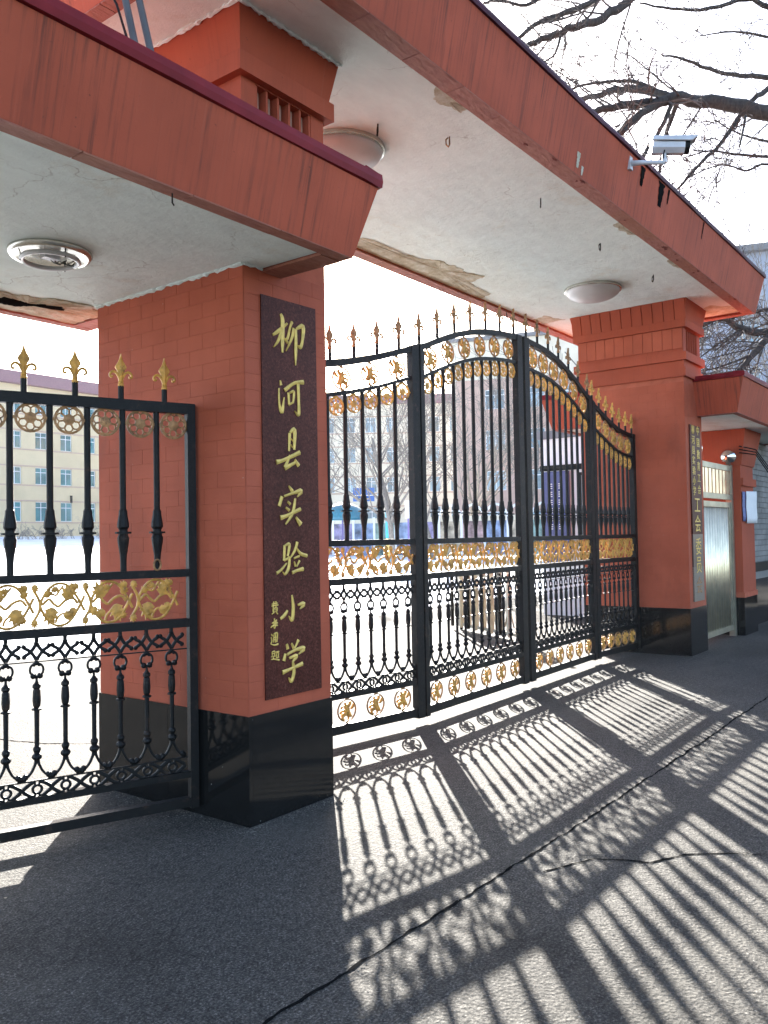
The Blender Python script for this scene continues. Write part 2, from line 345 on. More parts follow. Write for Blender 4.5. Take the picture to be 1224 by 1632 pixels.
# a tile's local z is its outward normal
RF = {'-y': Matrix(((1, 0, 0), (0, 0, -1), (0, 1, 0))), '-x': Matrix(((0, 0, -1), (-1, 0, 0), (0, 1, 0))), '-z': Matrix(((1, 0, 0), (0, -1, 0), (0, 0, -1)))}
def put_tile(name, me, parent, loc, face, jit=0.00025, tilt=0.0):
    o = bpy.data.objects.new(name, me); col.objects.link(o); o.parent = parent
    R = RF[face].to_4x4(); n = R @ Vector((0, 0, 1))
    o.matrix_local = Matrix.Translation(Vector(loc)+n*random.uniform(-jit, jit)) @ R @ Matrix.Rotation(tilt, 4, 'X')
    return o
def tile_face(parent, face, origin, width, z0, z1, rows, cols, m, th=0.0018, gap=0.0010, bond=True):
    """origin: start of the face at z=0; runs +x for a -y face, +y for a -x face"""
    h = (z1-z0)/rows; wd = width/cols
    for r in range(rows):
        off = 0.5 if (bond and r % 2) else 0.0
        k = -1 if off else 0
        cuts = [0.0]+[(i+off)*wd for i in range(cols+1) if 0.02 < (i+off)*wd < width-0.02]+[width]
        for a, b in zip(cuts, cuts[1:]):
            t = (a+b)/2; z = z0+(r+0.5)*h
            me = tile_mesh(b-a-gap, h-gap, th, m)
            loc = (origin[0]+t, origin[1]+th, z) if face == '-y' else (origin[0]+th, origin[1]+t, z)
            put_tile('tile', me, parent, loc, face)
def tz(x, y):
    return 0.0 if y < 6 else min(2.45, 0.034*(y-6))

# ------------------------------------------------------------------ ground, snow, joints
def grid_sheet(name, xs, ys, zf, m, smooth=True):
    bm = BM(); V = [[bm.verts.new((x, y, zf(x, y))) for x in xs] for y in ys]
    for j in range(len(ys)-1):
        for i in range(len(xs)-1): bm.faces.new((V[j][i], V[j][i+1], V[j+1][i+1], V[j+1][i]))
    return obj(name, bm, m, smooth=smooth)
xs = [-300, -200, -120, -60, -30, -15, -8, 0, 8, 15, 30, 60, 100, 150, 220, 300]
ys = [-300, -200, -120, -60, -30, -15, -8, -4, 0, 3, 6, 10, 20, 40, 60, 78.1, 100, 200, 300]
tag(grid_sheet('ground', xs, ys, tz, M['asphalt'], False), kind='structure')
rs = random.Random(3)
def snow_z(x, y):
    from mathutils import noise as nz
    edge = 7.4+1.1*nz.noise((x*0.25, 0.3, 0))+0.5*nz.noise((x*0.9, 4.1, 0))
    h = min(1.0, max(-0.5, (y-edge)/0.9))
    bank = 0.16*math.exp(-((y-edge-0.9)/0.8)**2)*(0.5+nz.noise((x*0.7, y*0.9, 2)))
    return tz(x, y)+0.06*h+bank+0.035*nz.noise((x*0.8, y*0.8, 7))*max(0, h)
sx = [-40+i*1.0 for i in range(20)]+[-20+i*0.4 for i in range(110)]+[24+i*1.5 for i in range(72)]
sy = [5.6+i*0.3 for i in range(26)]+[13.5+i*1.2 for i in range(70)]
tag(grid_sheet('snow_field', sx, sy, snow_z, M['snow']), kind='structure')
def crack(name, pts, wd, seed, z=0.003):
    r = random.Random(seed); bm = BM(); c = []
    for (x0, y0), (x1, y1) in zip(pts, pts[1:]):
        n = max(2, int(hypot(x1-x0, y1-y0)/0.035))
        c += [(x0+(x1-x0)*i/n, y0+(y1-y0)*i/n) for i in range(n)]
    c.append(pts[-1]); prev = None; ox = oy = 0
    for i, (x, y) in enumerate(c):
        ox = ox*0.8+r.uniform(-0.006, 0.006); oy = oy*0.8+r.uniform(-0.006, 0.006)
        p, q = c[max(0, i-1)], c[min(len(c)-1, i+1)]; dx, dy = q[0]-p[0], q[1]-p[1]; L = hypot(dx, dy); h = wd*r.uniform(0.25, 1.0)/2
        a = bm.verts.new((x+ox-dy/L*h, y+oy+dx/L*h, z)); b = bm.verts.new((x+ox+dy/L*h, y+oy-dx/L*h, z))
        if prev: bm.faces.new((prev[0], prev[1], b, a))
        prev = (a, b)
    return tag(obj(name, bm, M['crack']), kind='structure')
crack('pavement_joint', [(-2.2, -1.45), (-0.9, -1.44), (0.6, -1.475), (3.2, -1.475), (5.6, -1.45)], 0.022, 1)
crack('pavement_crack', [(0.35, -1.62), (0.65, -1.75), (0.75, -2.0), (0.95, -2.1), (1.15, -2.35)], 0.018, 2)
crack('pavement_crack', [(1.1, -2.32), (1.5, -2.75), (1.9, -3.3)], 0.012, 4)
crack('pavement_crack', [(-0.2, 3.9), (0.3, 3.3), (0.45, 2.8), (0.75, 2.35), (0.9, 1.9)], 0.02, 7)
crack('pavement_crack', [(4.6, 0.35), (4.3, 0.05), (4.6, -0.2)], 0.008, 8)

def scatter_grit():
    r = random.Random(77); bm = BM()
    def bit(x, y, s):
        a = r.uniform(0, 6.3); c = [bm.verts.new((x+s*cos(a+k*2.1)*r.uniform(0.6, 1.2), y+s*sin(a+k*2.1)*r.uniform(0.6, 1.2), 0.001)) for k in range(3)]
        t_ = bm.verts.new((x, y, s*r.uniform(0.4, 0.9)))
        for k in range(3): bm.faces.new((c[k], c[(k+1) % 3], t_))
    for k in range(700): bit(r.uniform(-2.2, 8), r.uniform(-3.4, 6.5), r.uniform(0.002, 0.006))
    for k in range(350): u = r.random(); bit(0.7+7*u, 0.85-0.2*u+abs(r.gauss(0, 0.12)), r.uniform(0.002, 0.007))
    for k in range(260): bit(-0.02-abs(r.gauss(0, 0.07)), r.uniform(-0.1, 1.4), r.uniform(0.002, 0.007))
    for k in range(260): bit(r.uniform(-0.1, 0.7), -0.02-abs(r.gauss(0, 0.06)), r.uniform(0.002, 0.007))
    for k in range(260): bit(r.uniform(-2, 3), -1.46+r.gauss(0, 0.04), r.uniform(0.002, 0.006))
    tag(obj('grit', bm, simple('grit_stone', (0.16, 0.15, 0.13), 0.9, 0, 0.6, 60)), kind='stuff')
scatter_grit()

# ------------------------------------------------------------------ gate pillars
def pillar(label, X, W, D, ztop, rows_side, rows_front, zb=0.61, zs=None, cap=None, side_cols=6):
    t = thing('gate_pillar', label, 'pillar', (X, 0, 0), 0, 'red tiled gate pillars')
    bm = BM(); bx(bm, 0.0028, W-0.008, 0.0028, D-0.008, 0.0, ztop); obj('core', bm, M['mortar'], t)
    tile_face(t, '-x', (0, 0.004), D-0.008, zb+0.004, zs, rows_side, side_cols, M['tile'])
    tile_face(t, '-y', (0.004, 0), W-0.008, zb+0.004, zs, rows_front, 3, M['tile'])
    bm = BM(); bx(bm, W-0.008, W, 0.0, D, zb+0.004, ztop-0.01); bx(bm, 0.004, W-0.008, D-0.008, D, zb+0.004, ztop-0.01); obj('render_coat', bm, M['red_plain'], t)
    e = 0.006
    for (a, b, c, d) in ((-e, 0.02, -e, D/2-0.001), (-e, 0.02, D/2+0.001, D+e)):
        bm = BM(); bx(bm, a, b, c, d, 0, zb); obj('granite_slab', bm, M['granite'], t)
    for (a, b, c, d) in ((0.021, W+e, -e, 0.02), (W-0.02, W+e, 0.021, D+e), (0.021, W-0.021, D-0.02, D+e)):
        bm = BM(); bx(bm, a, b, c, d, 0, zb-0.0012); obj('granite_slab', bm, M['granite'], t)
    return t
def capital(t, W, D, z0, zt, o, dz, front):
    """flare under the soffit, ledge, grille block, two bands; z values from the top down"""
    f0, l0, b0, a0, r0, c0 = [zt-d for d in dz]
    bm = BM(); frustum(bm, (-o*0.35, W+o*0.35, -o*0.35, D+o*0.35), f0, (-o, W+o, -o, D+o), zt+0.03); obj('flare', bm, M['red_plain'], t)
    q = 0.055
    bm = BM(); bx(bm, -q, W+q, -q, D+q, l0, f0-0.001); obj('ledge', bm, M['red_plain'], t)
    # block with a grille opening in its front
    x0, x1, zz0, zz1 = (0.16*W, W*0.84, b0+0.02, l0-0.008)
    bm = BM()
    bx(bm, -0.004, W+0.004, 0.09, D+0.004, b0-0.004, l0-0.001)
    bx(bm, -0.004, x0, -0.004, 0.089, b0-0.004, l0-0.001); bx(bm, x1, W+0.004, -0.004, 0.089, b0-0.004, l0-0.001)
    bx(bm, x0+0.001, x1-0.001, -0.004, 0.089, b0-0.004, zz0); bx(bm, x0+0.001, x1-0.001, -0.004, 0.089, zz1, l0-0.001)
    obj('grille_block', bm, M['red_plain'], t)
    bm = BM(); n = 5; wd = (x1-x0)/n
    for i in range(n):
        for k in range(7):
            zc = zz0+(k+0.5)*(zz1-zz0)/7; xc = x0+(i+0.5)*wd
            bx(bm, xc-wd*0.40, xc+wd*0.40, 0.062, 0.086, zc-0.010, zc+0.010); 
        bx(bm, xc-wd*0.38, xc-wd*0.2, 0.05, 0.0615, zz0+0.002, zz1-0.002); bx(bm, xc+wd*0.12, xc+wd*0.3, 0.05, 0.0615, zz0+0.002, zz1-0.002)
    g = obj('lattice', bm, M['lattice'], t)
    for i in range(n+1):
        xc = x0+i*wd; xc = min(max(xc, x0+0.009), x1-0.009); bm = BM(); bx(bm, xc-0.008, xc+0.008, 0.0, 0.088, zz0+0.001, zz1-0.001); obj('fin', bm, M['red_plain'], t)
    bm = BM(); bx(bm, -q, W+q, -q, D+q, a0, b0-0.005); obj('band', bm, M['red_plain'], t)
    bm = BM(); bx(bm, -0.012, W+0.012, -0.012, D+0.012, r0, a0-0.001); obj('neck', bm, M['red_plain'], t)
    bm = BM(); bx(bm, -0.035, W+0.035, -0.035, D+0.035, c0, r0-0.001); obj('band', bm, M['red_plain'], t)
ZS = 4.627
p1 = pillar('near red tiled gate pillar carrying the tall maroon stone name board', 0.0, 0.70, 1.40, 3.72, 28, 28, zs=3.19)
capital(p1, 0.70, 1.40, 0, ZS, 0.085, (0.26, 0.375, 0.74, 0.87, 0.93, 1.0), True)
p2 = pillar('farther red tiled gate pillar with stepped capital beside the stainless door', 7.77, 0.69, 1.45, 3.64, 27, 27, zs=3.56, side_cols=6)
capital(p2, 0.69, 1.45, 0, ZS+0.06, 0.10, (0.32, 0.42, 0.74, 0.85, 0.94, 1.06), True)
# board-like tiles on the flare and block of the far pillar's gate-side face
for i in range(11):
    wd = 1.45/11; y = (i+0.5)*wd
    o = put_tile('tile', tile_mesh(wd-0.004, 0.27, 0.007, M['tile']), p2, (-0.012, y, 4.13), '-x', 0.001)
    me = tile_mesh((1.58)/11-0.007, 0.325, 0.014, M['red_plain'], 'flare_tile')
    o = put_tile('tile', me, p2, (-0.064, -0.065+(i+0.5)*1.58/11, 4.525), '-x', 0.001, radians(10.5))
# mortar squeezed out along the joint of near pillar and side canopy ceiling
def mortar_line(p, a, b, n, r):
    bm = BM(); rr = random.Random(5); pts = []; rad = []
    for i in range(n+1):
        t = i/n; pts.append((a[0]+(b[0]-a[0])*t, a[1]+(b[1]-a[1])*t, a[2]+rr.uniform(-0.004, 0.004))); rad.append(r*rr.uniform(0.4, 1.2))
    tube(bm, pts, rad, 5); obj('mortar_line', bm, M['soffit'], p)
mortar_line(p1, (-0.006, 0.0, 3.168), (-0.006, 1.4, 3.168), 60, 0.014)
mortar_line(p1, (0.0, -0.006, 3.168), (0.15, -0.006, 3.168), 8, 0.012)
mortar_line(p1, (-0.085, -0.09, 4.618), (0.79, -0.09, 4.618), 50, 0.014)
mortar_line(p1, (-0.09, -0.085, 4.618), (-0.09, 1.48, 4.618), 60, 0.014)
p3 = thing('gate_pillar', 'small red pillar beyond the stainless door with white notice pinned on it', 'pillar', (10.36, 0, 0), 0, 'red tiled gate pillars')
bm = BM(); bx(bm, 0, 0.74, 0, 1.4, 0, 3.17); obj('core', bm, M['red_plain'], p3)
bm = BM(); bx(bm, -0.012, 0.752, -0.012, 1.412, 0, 0.58); obj('granite_slab', bm, M['granite'], p3)
bm = BM(); bx(bm, -0.02, 0.76, -0.02, 1.42, 0.581, 0.66); obj('sill_course', bm, M['mortar'], p3)
bm = BM(); frustum(bm, (-0.02, 0.76, -0.02, 1.42), 2.62, (-0.12, 0.86, -0.12, 1.52), 3.165); obj('flare', bm, M['red_plain'], p3)
bm = BM(); bx(bm, 0.0, 0.78, -0.04, -0.002, 2.30, 2.42); obj('band', bm, M['red_plain'], p3)

# ------------------------------------------------------------------ canopies
def canopy(name, label, X0, X1, Y0, Y1, z0, zsof, z1, s, band, bandside, capz, group=None, tile_len=0.5):
    t = thing(name, label, 'canopy', ((X0+X1)/2, (Y0+Y1)/2, z0), 0, group)
    hx, hy = (X1-X0)/2, (Y1-Y0)/2; dz = zsof-z0; H = z1-z0
    bm = BM()                                             # slanted fascia faces, one closed ring
    rings = [(hx, hy, 0), (hx+s, hy+s, H), (hx+s-0.16, hy+s-0.16, H), (hx-bandside-0.001, hy-band-0.001, 0.02)]
    R = [[bm.verts.new((sx_*a, sy_*b, z)) for sx_, sy_ in ((-1, -1), (1, -1), (1, 1), (-1, 1))] for a, b, z in rings]
    for A, B in zip(R, R[1:]+R[:1]):
        for i in range(4): bm.faces.new((A[i], A[(i+1) % 4], B[(i+1) % 4], B[i]))
    bmesh.ops.recalc_face_normals(bm, faces=bm.faces)
    obj('fascia', bm, M['red'], t)
    # split-face tiles along the underside of the rim
    def strip(ax, a0, a1, b0, b1, ln):
        n = max(1, round((a1-a0)/ln)); L = (a1-a0)/n
        for i in range(n):
            c = a0+(i+0.5)*L
            bm_key = ('facing_tile', round(L, 3), round(b1-b0, 3), ax)
            def build(b, L=L, wd=b1-b0, ax=ax):
                rr = random.Random(int(L*1000)); nx = 6
                if ax == 'x': bx(b, -L/2+0.003, L/2-0.003, -wd/2, wd/2, -0.004, 0.012)
                else: bx(b, -wd/2, wd/2, -L/2+0.003, L/2-0.003, -0.004, 0.012)
            me = cached(bm_key, build, M['facing'])
            o = bpy.data.objects.new('facing_tile', me); col.objects.link(o); o.parent = t
            zz = random.uniform(-0.0025, 0.0)
            o.location = (c, (b0+b1)/2, zz) if ax == 'x' else ((b0+b1)/2, c, zz)
    strip('x', -hx, hx, -hy+0.002, -hy+band, tile_len); strip('x', -hx, hx, hy-band, hy-0.002, tile_len)
    strip('y', -hy+band+0.003, hy-band-0.003, -hx+0.002, -hx+bandside, tile_len); strip('y', -hy+band+0.003, hy-band-0.003, hx-bandside, hx-0.002, tile_len)
    bm = BM(); bx(bm, -hx+bandside+0.001, hx-bandside-0.001, -hy+band+0.001, hy-band-0.001, dz, H-0.05); obj('soffit', bm, M['soffit'], t)
    bm = BM(); bx(bm, -hx-s+0.1, hx+s-0.1, -hy-s+0.1, hy+s-0.1, H-0.04, H+0.004); obj('roof_slab', bm, M['mortar'], t)
    bm = BM(); c = s+0.018; rr = random.Random(9)      # sheet-metal coping, slightly wavy
    def coping(p, q, axis):
        n = max(2, int(abs(q[0]-p[0]+q[1]-p[1])/0.45)); prev = None
        for i in range(n+1):
            u = i/n; x, y = p[0]+(q[0]-p[0])*u, p[1]+(q[1]-p[1])*u; j = rr.uniform(-0.006, 0.006) if 0 < i < n else 0; k = rr.uniform(-0.004, 0.004)
            nx, ny = axis
            prof = [(j, 0.004+k), (j+0.006, capz*0.5), (j*0.5, capz+k), (-0.14, capz+0.012), (-0.14, 0.006), (-0.03, 0.001)]
            v = [bm.verts.new((x+nx*a, y+ny*a, H+b)) for a, b in prof]
            if prev:
                for m in range(6): bm.faces.new((prev[m], prev[(m+1) % 6], v[(m+1) % 6], v[m]))
            else: bm.faces.new(v)
            prev = v
        bm.faces.new(prev[::-1])
    coping((-hx-c, -hy-c), (hx+c, -hy-c), (0, -1)); coping((hx+c, -hy-c+0.001), (hx+c, hy+c), (1, 0)); coping((hx+c, hy+c), (-hx-c, hy+c), (0, 1)); coping((-hx-c, hy+c-0.001), (-hx-c, -hy-c), (-1, 0))
    bmesh.ops.recalc_face_normals(bm, faces=bm.faces)
    obj('coping', bm, M['cap_dark' if name == 'gate_canopy' else 'cap'], t)
    return t
cm = canopy('gate_canopy', 'long high red canopy spanning both pillars over the main gate', -0.57, 9.03, -0.60, 2.12, 4.597, ZS, 5.09, 0.105, 0.145, 0.11, 0.05)
cl = canopy('side_canopy', 'low red canopy over the open side gate with a stripped lamp underneath', -4.2, 0.31, -0.55, 1.98, 3.159, 3.172, 3.555, 0.105, 0.085, 0.165, 0.075, 'low side canopies', 0.55)
cr = canopy('side_canopy', 'low red canopy above the stainless steel door', 8.27, 13.2, -0.52, 2.12, 3.159, 3.172, 3.60, 0.115, 0.085, 0.13, 0.07, 'low side canopies', 0.55)
def local(t, p): return (p[0]-t.location.x, p[1]-t.location.y, p[2]-t.location.z)
def patch(t, pts, z, m='peel', name='peeled_patch', th=0.004, seed=1, sub=4, amp=0.02):
    """ragged patch of bare render a few mm proud of the soffit"""
    r = random.Random(seed); P = [tuple(p) for p in pts]; A_ = amp*2.2
    for lev in range(sub):                                # midpoint displacement: a torn, fractal outline
        Q = []
        for (x0, y0), (x1, y1) in zip(P, P[1:]+P[:1]):
            L = hypot(x1-x0, y1-y0); k = r.uniform(-1, 1)*min(A_, L*0.22)
            Q += [(x0, y0), ((x0+x1)/2-(y1-y0)/max(L, 1e-6)*k, (y0+y1)/2+(x1-x0)/max(L, 1e-6)*k)]
        P = Q; A_ *= 0.62
    bm = BM(); cx = sum(p[0] for p in P)/len(P); cy = sum(p[1] for p in P)/len(P)
    lo = [bm.verts.new(local(t, (x, y, z-th*r.uniform(0.3, 1.0)))) for x, y in P]; up = [bm.verts.new(local(t, (x, y, z+0.002))) for x, y in P]
    inn = [bm.verts.new(local(t, (cx+(x-cx)*0.55, cy+(y-cy)*0.55, z-th*r.uniform(0.6, 1.6)))) for x, y in P]; n = len(P)
    for i in range(n):
        j = (i+1) % n
        bm.faces.new((lo[i], lo[j], up[j], up[i])); bm.faces.new((lo[j], lo[i], inn[i], inn[j]))
    c = bm.verts.new(local(t, (cx, cy, z-th)))
    for i in range(n): bm.faces.new((inn[(i+1) % n], inn[i], c))
    bmesh.ops.recalc_face_normals(bm, faces=bm.faces)
    return obj(name, bm, M[m], t)
patch(cm, [(3.0, 1.97), (3.4, 1.72), (4.0, 1.75), (4.4, 1.55), (4.9, 1.55), (5.2, 1.45), (5.3, 1.72), (5.9, 1.76), (6.0, 1.97)], ZS, seed=1, sub=4, amp=0.03, th=0.007)
patch(cm, [(1.40, -0.45), (1.44, -0.37), (1.60, -0.31), (1.80, -0.36), (1.80, -0.45)], ZS, seed=2, sub=4, amp=0.014)
patch(cm, [(4.55, -0.445), (4.6, -0.36), (4.8, -0.34), (5.0, -0.39), (5.05, -0.445)], ZS, seed=3, sub=4, amp=0.014)
patch(cm, [(8.55, -0.43), (8.3, -0.2), (8.55, 0.0), (8.62, 1.2), (8.9, 1.3), (8.9, -0.42)], ZS, seed=4)
patch(cm, [(7.4, 1.97), (7.3, 1.75), (7.7, 1.6), (7.75, 1.97)], ZS, seed=5)
patch(cm, [(6.0, -0.44), (6.1, -0.38), (6.4, -0.4), (6.45, -0.45)], ZS, seed=6, amp=0.008)
patch(cl, [(-0.9, 1.88), (-0.82, 1.62), (-0.5, 1.55), (-0.2, 1.42), (0.1, 1.5), (0.14, 1.88)], 3.172, seed=7, th=0.012, sub=4, amp=0.03)
patch(cl, [(-0.62, 1.66), (-0.45, 1.60), (-0.2, 1.53), (-0.12, 1.60), (-0.35, 1.70), (-0.5, 1.74)], 3.158, 'crack', 'rotten_hollow', seed=8, th=0.004, sub=4, amp=0.025)
patch(cl, [(-2.0, 1.88), (-1.9, 1.7), (-1.4, 1.75), (-1.2, 1.88)], 3.172, seed=9)
# tar drips and a chipped spot on the slanted front of the main canopy
def drip(x, zt, zb, wd, m, seed):
    r = random.Random(seed); bm = BM(); n = 14
    yf = lambda z: -0.60-0.105*(z-4.597)/(5.09-4.597)-0.0035
    L = []; R = []
    for i in range(n+1):
        t = i/n; z = zt+(zb-zt)*t; h = wd*(1-0.45*t)*r.uniform(0.75, 1.1)/2; dx = 0.10*t*wd
        L.append(bm.verts.new(local(cm, (x-h+dx, yf(z), z)))); R.append(bm.verts.new(local(cm, (x+h+dx, yf(z), z))))
    for i in range(n): bm.faces.new((L[i], R[i], R[i+1], L[i+1]))
    obj('tar_drip' if m == 'crack' else 'chipped_spot', bm, M[m], cm)
drip(4.52, 5.07, 4.90, 0.12, 'crack', 1); drip(5.03, 5.08, 4.86, 0.17, 'crack', 2); drip(5.24, 5.08, 4.94, 0.05, 'crack', 5); drip(6.4, 5.08, 4.9, 0.04, 'crack', 6)
drip(3.20, 4.76, 4.64, 0.07, 'peel', 3); drip(3.30, 4.68, 4.61, 0.05, 'peel', 4)
M['chip'] = simple('dark_chipped_paint', (0.16, 0.035, 0.025), 0.9, 0, 0.4, 20)
rr = random.Random(40)
for k in range(16):
    x = 5.0+rr.random()*3.4 if k < 11 else 1.5+rr.random()*3.0; y = -0.585+rr.random()*0.07; a = rr.uniform(0.03, 0.13)
    patch(cm, [(x, y), (x+a*0.5, y-0.012), (x+a, y), (x+a*0.6, y+0.02)], 4.5925, 'chip', 'chipped_spot', 0.002, 50+k, 4, 0.006)
# iron hooks left in the soffit
for i, (x, y) in enumerate(((2.05, -0.10), (3.56, -0.10), (5.04, -0.04), (6.47, -0.09), (1.55, 0.2))):
    bm = BM(); k = random.Random(i)
    tube(bm, [(0, 0, 0.0), (0.0, 0, -0.06), (0.012, 0.004, -0.085), (0.03, 0.006, -0.07), (0.03, 0.004, -0.03), (0.012, 0, -0.012)], 0.006, 5)
    obj('iron_hook', bm, M['gold_dark'] if i == 0 else M['iron'], cm, local(cm, (x, y, ZS+0.002)), (0, 0, k.uniform(0, 3)))
bm = BM(); tube(bm, [(0, 0, 0.0), (0.0, 0, -0.05), (0.01, 0.0, -0.06)], 0.004, 5); obj('iron_hook', bm, M['iron'], cl, local(cl, (-0.9, -0.5, 3.16)))

# ------------------------------------------------------------------ lamps under the canopies
def dome_lamp(label, x, y, r):
    t = thing('ceiling_lamp', label, 'lamp', (x, y, ZS-0.001), 0, 'domed lamps under the main canopy')
    bm = BM(); lathe(bm, [(r, 0), (r, -0.03), (r*0.96, -0.034), (r*0.90, -0.026)], n=40); bmesh.ops.recalc_face_normals(bm, faces=bm.faces); obj('rim', bm, M['dish'], t)
    bm = BM(); pr = [(r*0.955, -0.030)]+[(r*0.95*cos(a), -0.030-0.125*sin(a)) for a in [radians(k) for k in range(8, 90, 9)]]+[(0.004, -0.155)]
    lathe(bm, pr, n=40); bmesh.ops.recalc_face_normals(bm, faces=bm.faces); obj('lamp_shade', bm, M['lamp'], t, smooth=True)
dome_lamp('white domed ceiling lamp half hidden by the near side canopy', 1.68, 0.66, 0.34)
dome_lamp('white domed ceiling lamp beside the farther pillar capital', 6.53, 0.69, 0.345)
t = thing('ceiling_lamp', 'stripped round lamp fitting without its glass under the side canopy', 'lamp', (-0.79, 0.66, 3.171))
bm = BM(); lathe(bm, [(0.215, 0), (0.218, -0.012), (0.205, -0.03), (0.185, -0.026), (0.15, -0.012), (0.02, -0.010), (0.0, -0.01)], n=40, cap=False); bmesh.ops.recalc_face_normals(bm, faces=bm.faces); obj('dish', bm, M['dish'], t, smooth=True)
bm = BM(); n = 40; tube(bm, [(0.145*cos(2*pi*i/n), 0.145*sin(2*pi*i/n), -0.045) for i in range(n)]+[(0.145, 0, -0.045)], 0.013, 8); obj('ring_tube', bm, M['lamp'], t, smooth=True)
for i in range(3):
    a = 2*pi*i/3+0.5; bm = BM(); tube(bm, [(0.15*cos(a), 0.15*sin(a), -0.008), (0.15*cos(a), 0.15*sin(a), -0.06)], 0.004, 5); obj('clip', bm, M['dark'], t)
bm = BM(); bx(bm, -0.045, 0.045, -0.025, 0.025, -0.04, -0.011); obj('ballast', bm, M['white'], t)
for s in range(3):
    r = random.Random(s); bm = BM(); p = [(0, 0, -0.03)]
    for i in range(7): p.append((p[-1][0]+r.uniform(-0.01, 0.035), p[-1][1]+r.uniform(-0.03, 0.02), -0.03-0.03*abs(sin(i))))
    tube(bm, p, 0.003, 4); obj('wire', bm, M['dark'], t)

# ------------------------------------------------------------------ conduits on the side canopy roof
for i, (a, b) in enumerate((((-0.99, -0.45, 3.56), (-0.84, 0.02, 4.60)), ((-0.90, -0.45, 3.56), (-0.80, -0.03, 4.60)))):
    a = Vector(a); b = Vector(b); t = obj('conduit_pipe', BM(), M['pipe']); bm = BM(); tube(bm, [a, a+(b-a)*0.3+Vector((0, 0.004, 0)), a+(b-a)*0.7, b], 0.017, 10)
    bm.to_mesh(t.data); bm.free(); t.data.polygons.foreach_set('use_smooth', [True]*len(t.data.polygons))
    tag(t, ['grey conduit rising from the low roof, the one nearer the loose black wire', 'grey conduit rising from the low roof, the one nearer the pillar capital'][i], 'pipe', 'grey conduits on the low roof')
bm = BM(); tube(bm, [(-1.06, -0.45, 3.56), (-1.00, -0.35, 3.8), (-0.97, -0.2, 4.1), (-1.02, -0.05, 4.4), (-1.0, 0.0, 4.61)], 0.006, 5)
tag(obj('wire', bm, M['dark']), 'thin black wire hanging beside the two conduits', 'wire')
bm = BM(); rr = random.Random(2)
for k in range(3):
    p = [(5.15+0.04*k, 2.05, 4.6)]
    for i in range(16): p.append((p[-1][0]+rr.uniform(-0.02, 0.02), p[-1][1]+rr.uniform(-0.01, 0.012), p[-1][2]-0.075))
    tube(bm, p, 0.0035, 4)
tag(obj('frayed_cable', bm, M['twig']), 'frayed thin cables dangling from the back edge of the main canopy', 'cable')
bm = BM(); tube(bm, [(4.52, 0.80, 3.95), (4.53, 0.79, 3.85), (4.66, 0.78, 3.6), (4.60, 0.78, 3.3), (4.64, 0.78, 3.0), (4.60, 0.77, 2.8)], 0.005, 5)
tag(obj('wire', bm, M['dark']), 'loose black wire hanging in the gap between the gate leaves', 'wire')

# ------------------------------------------------------------------ security camera on the main canopy
t = thing('security_camera', 'grey bullet security camera bracketed to the front of the main canopy', 'camera', (4.21, -0.69, 5.0))
bm = BM(); fr = [(-0.03, -0.06), (0.03, -0.06), (0.035, 0.0), (0.03, 0.06), (-0.03, 0.06), (-0.035, 0)]
v0 = [bm.verts.new((x, 0.03, z)) for x, z in fr]; v1 = [bm.verts.new((x, -0.012, z)) for x, z in fr]
bm.faces.new(v0); bm.faces.new(v1[::-1])
for i in range(6): bm.faces.new((v0[i], v1[i], v1[(i+1) % 6], v0[(i+1) % 6]))
bmesh.ops.recalc_face_normals(bm, faces=bm.faces)
obj('wall_plate', bm, M['cctv'], t)
bm = BM(); tube(bm, [(0, 0.0, 0.0), (0.06, -0.10, 0.0), (0.15, -0.20, 0.002), (0.19, -0.25, 0.006)], [0.028, 0.022, 0.020, 0.022], 10); obj('arm', bm, M['cctv'], t, smooth=True)
bm = BM(); lathe(bm, [(0.024, 0), (0.026, 0.03), (0.018, 0.05), (0.022, 0.085)], 0.19, -0.25, 10); obj('swivel', bm, M['cctv'], t)
hd = Matrix.Translation((0.225, -0.295, 0.145)) @ Matrix.Scale(1.12, 4) @ Matrix.Rotation(radians(-60), 4, 'Z') @ Matrix.Rotation(radians(4), 4, 'Y')
def oct_prism(x0, x1, hy, hz, yo=0, zo=0, c=0.4):
    bm = BM(); pr = [(hy, -hz*c), (hy, hz*c), (hy*c, hz), (-hy*c, hz), (-hy, hz*c), (-hy, -hz*c), (-hy*c, -hz), (hy*c, -hz)]
    A = [bm.verts.new((x0, y+yo, z+zo)) for y, z in pr]; B = [bm.verts.new((x1, y+yo, z+zo)) for y, z in pr]
    for i in range(8): bm.faces.new((A[i], A[(i+1) % 8], B[(i+1) % 8], B[i]))
    bm.faces.new(A[::-1]); bm.faces.new(B); return bm
bm = oct_prism(-0.15, 0.11, 0.055, 0.058); bm.transform(hd); obj('housing', bm, M['cctv'], t)
bm = oct_prism(0.1105, 0.15, 0.050, 0.053); bm.transform(hd); obj('lens_face', bm, M['dark'], t)
bm = BM()
P = [(-0.155, -0.068, 0.03), (-0.155, -0.06, 0.066), (-0.155, 0.06, 0.066), (-0.155, 0.068, 0.03)]; Q = [(0.16, -0.068, 0.025), (0.205, -0.06, 0.066), (0.205, 0.06, 0.066), (0.16, 0.068, 0.025)]
A = [bm.verts.new(p) for p in P]; B = [bm.verts.new(p) for p in Q]
A2 = [bm.verts.new((p[0], p[1]*1.08, p[2]+0.005)) for p in P]; B2 = [bm.verts.new((p[0]+0.002, p[1]*1.08, p[2]+0.005)) for p in Q]
for i in range(3): bm.faces.new((A[i], A[i+1], B[i+1], B[i])); bm.faces.new((A2[i+1], A2[i], B2[i], B2[i+1]))
for k in (0, 3): bm.faces.new((A[k], B[k], B2[k], A2[k]))
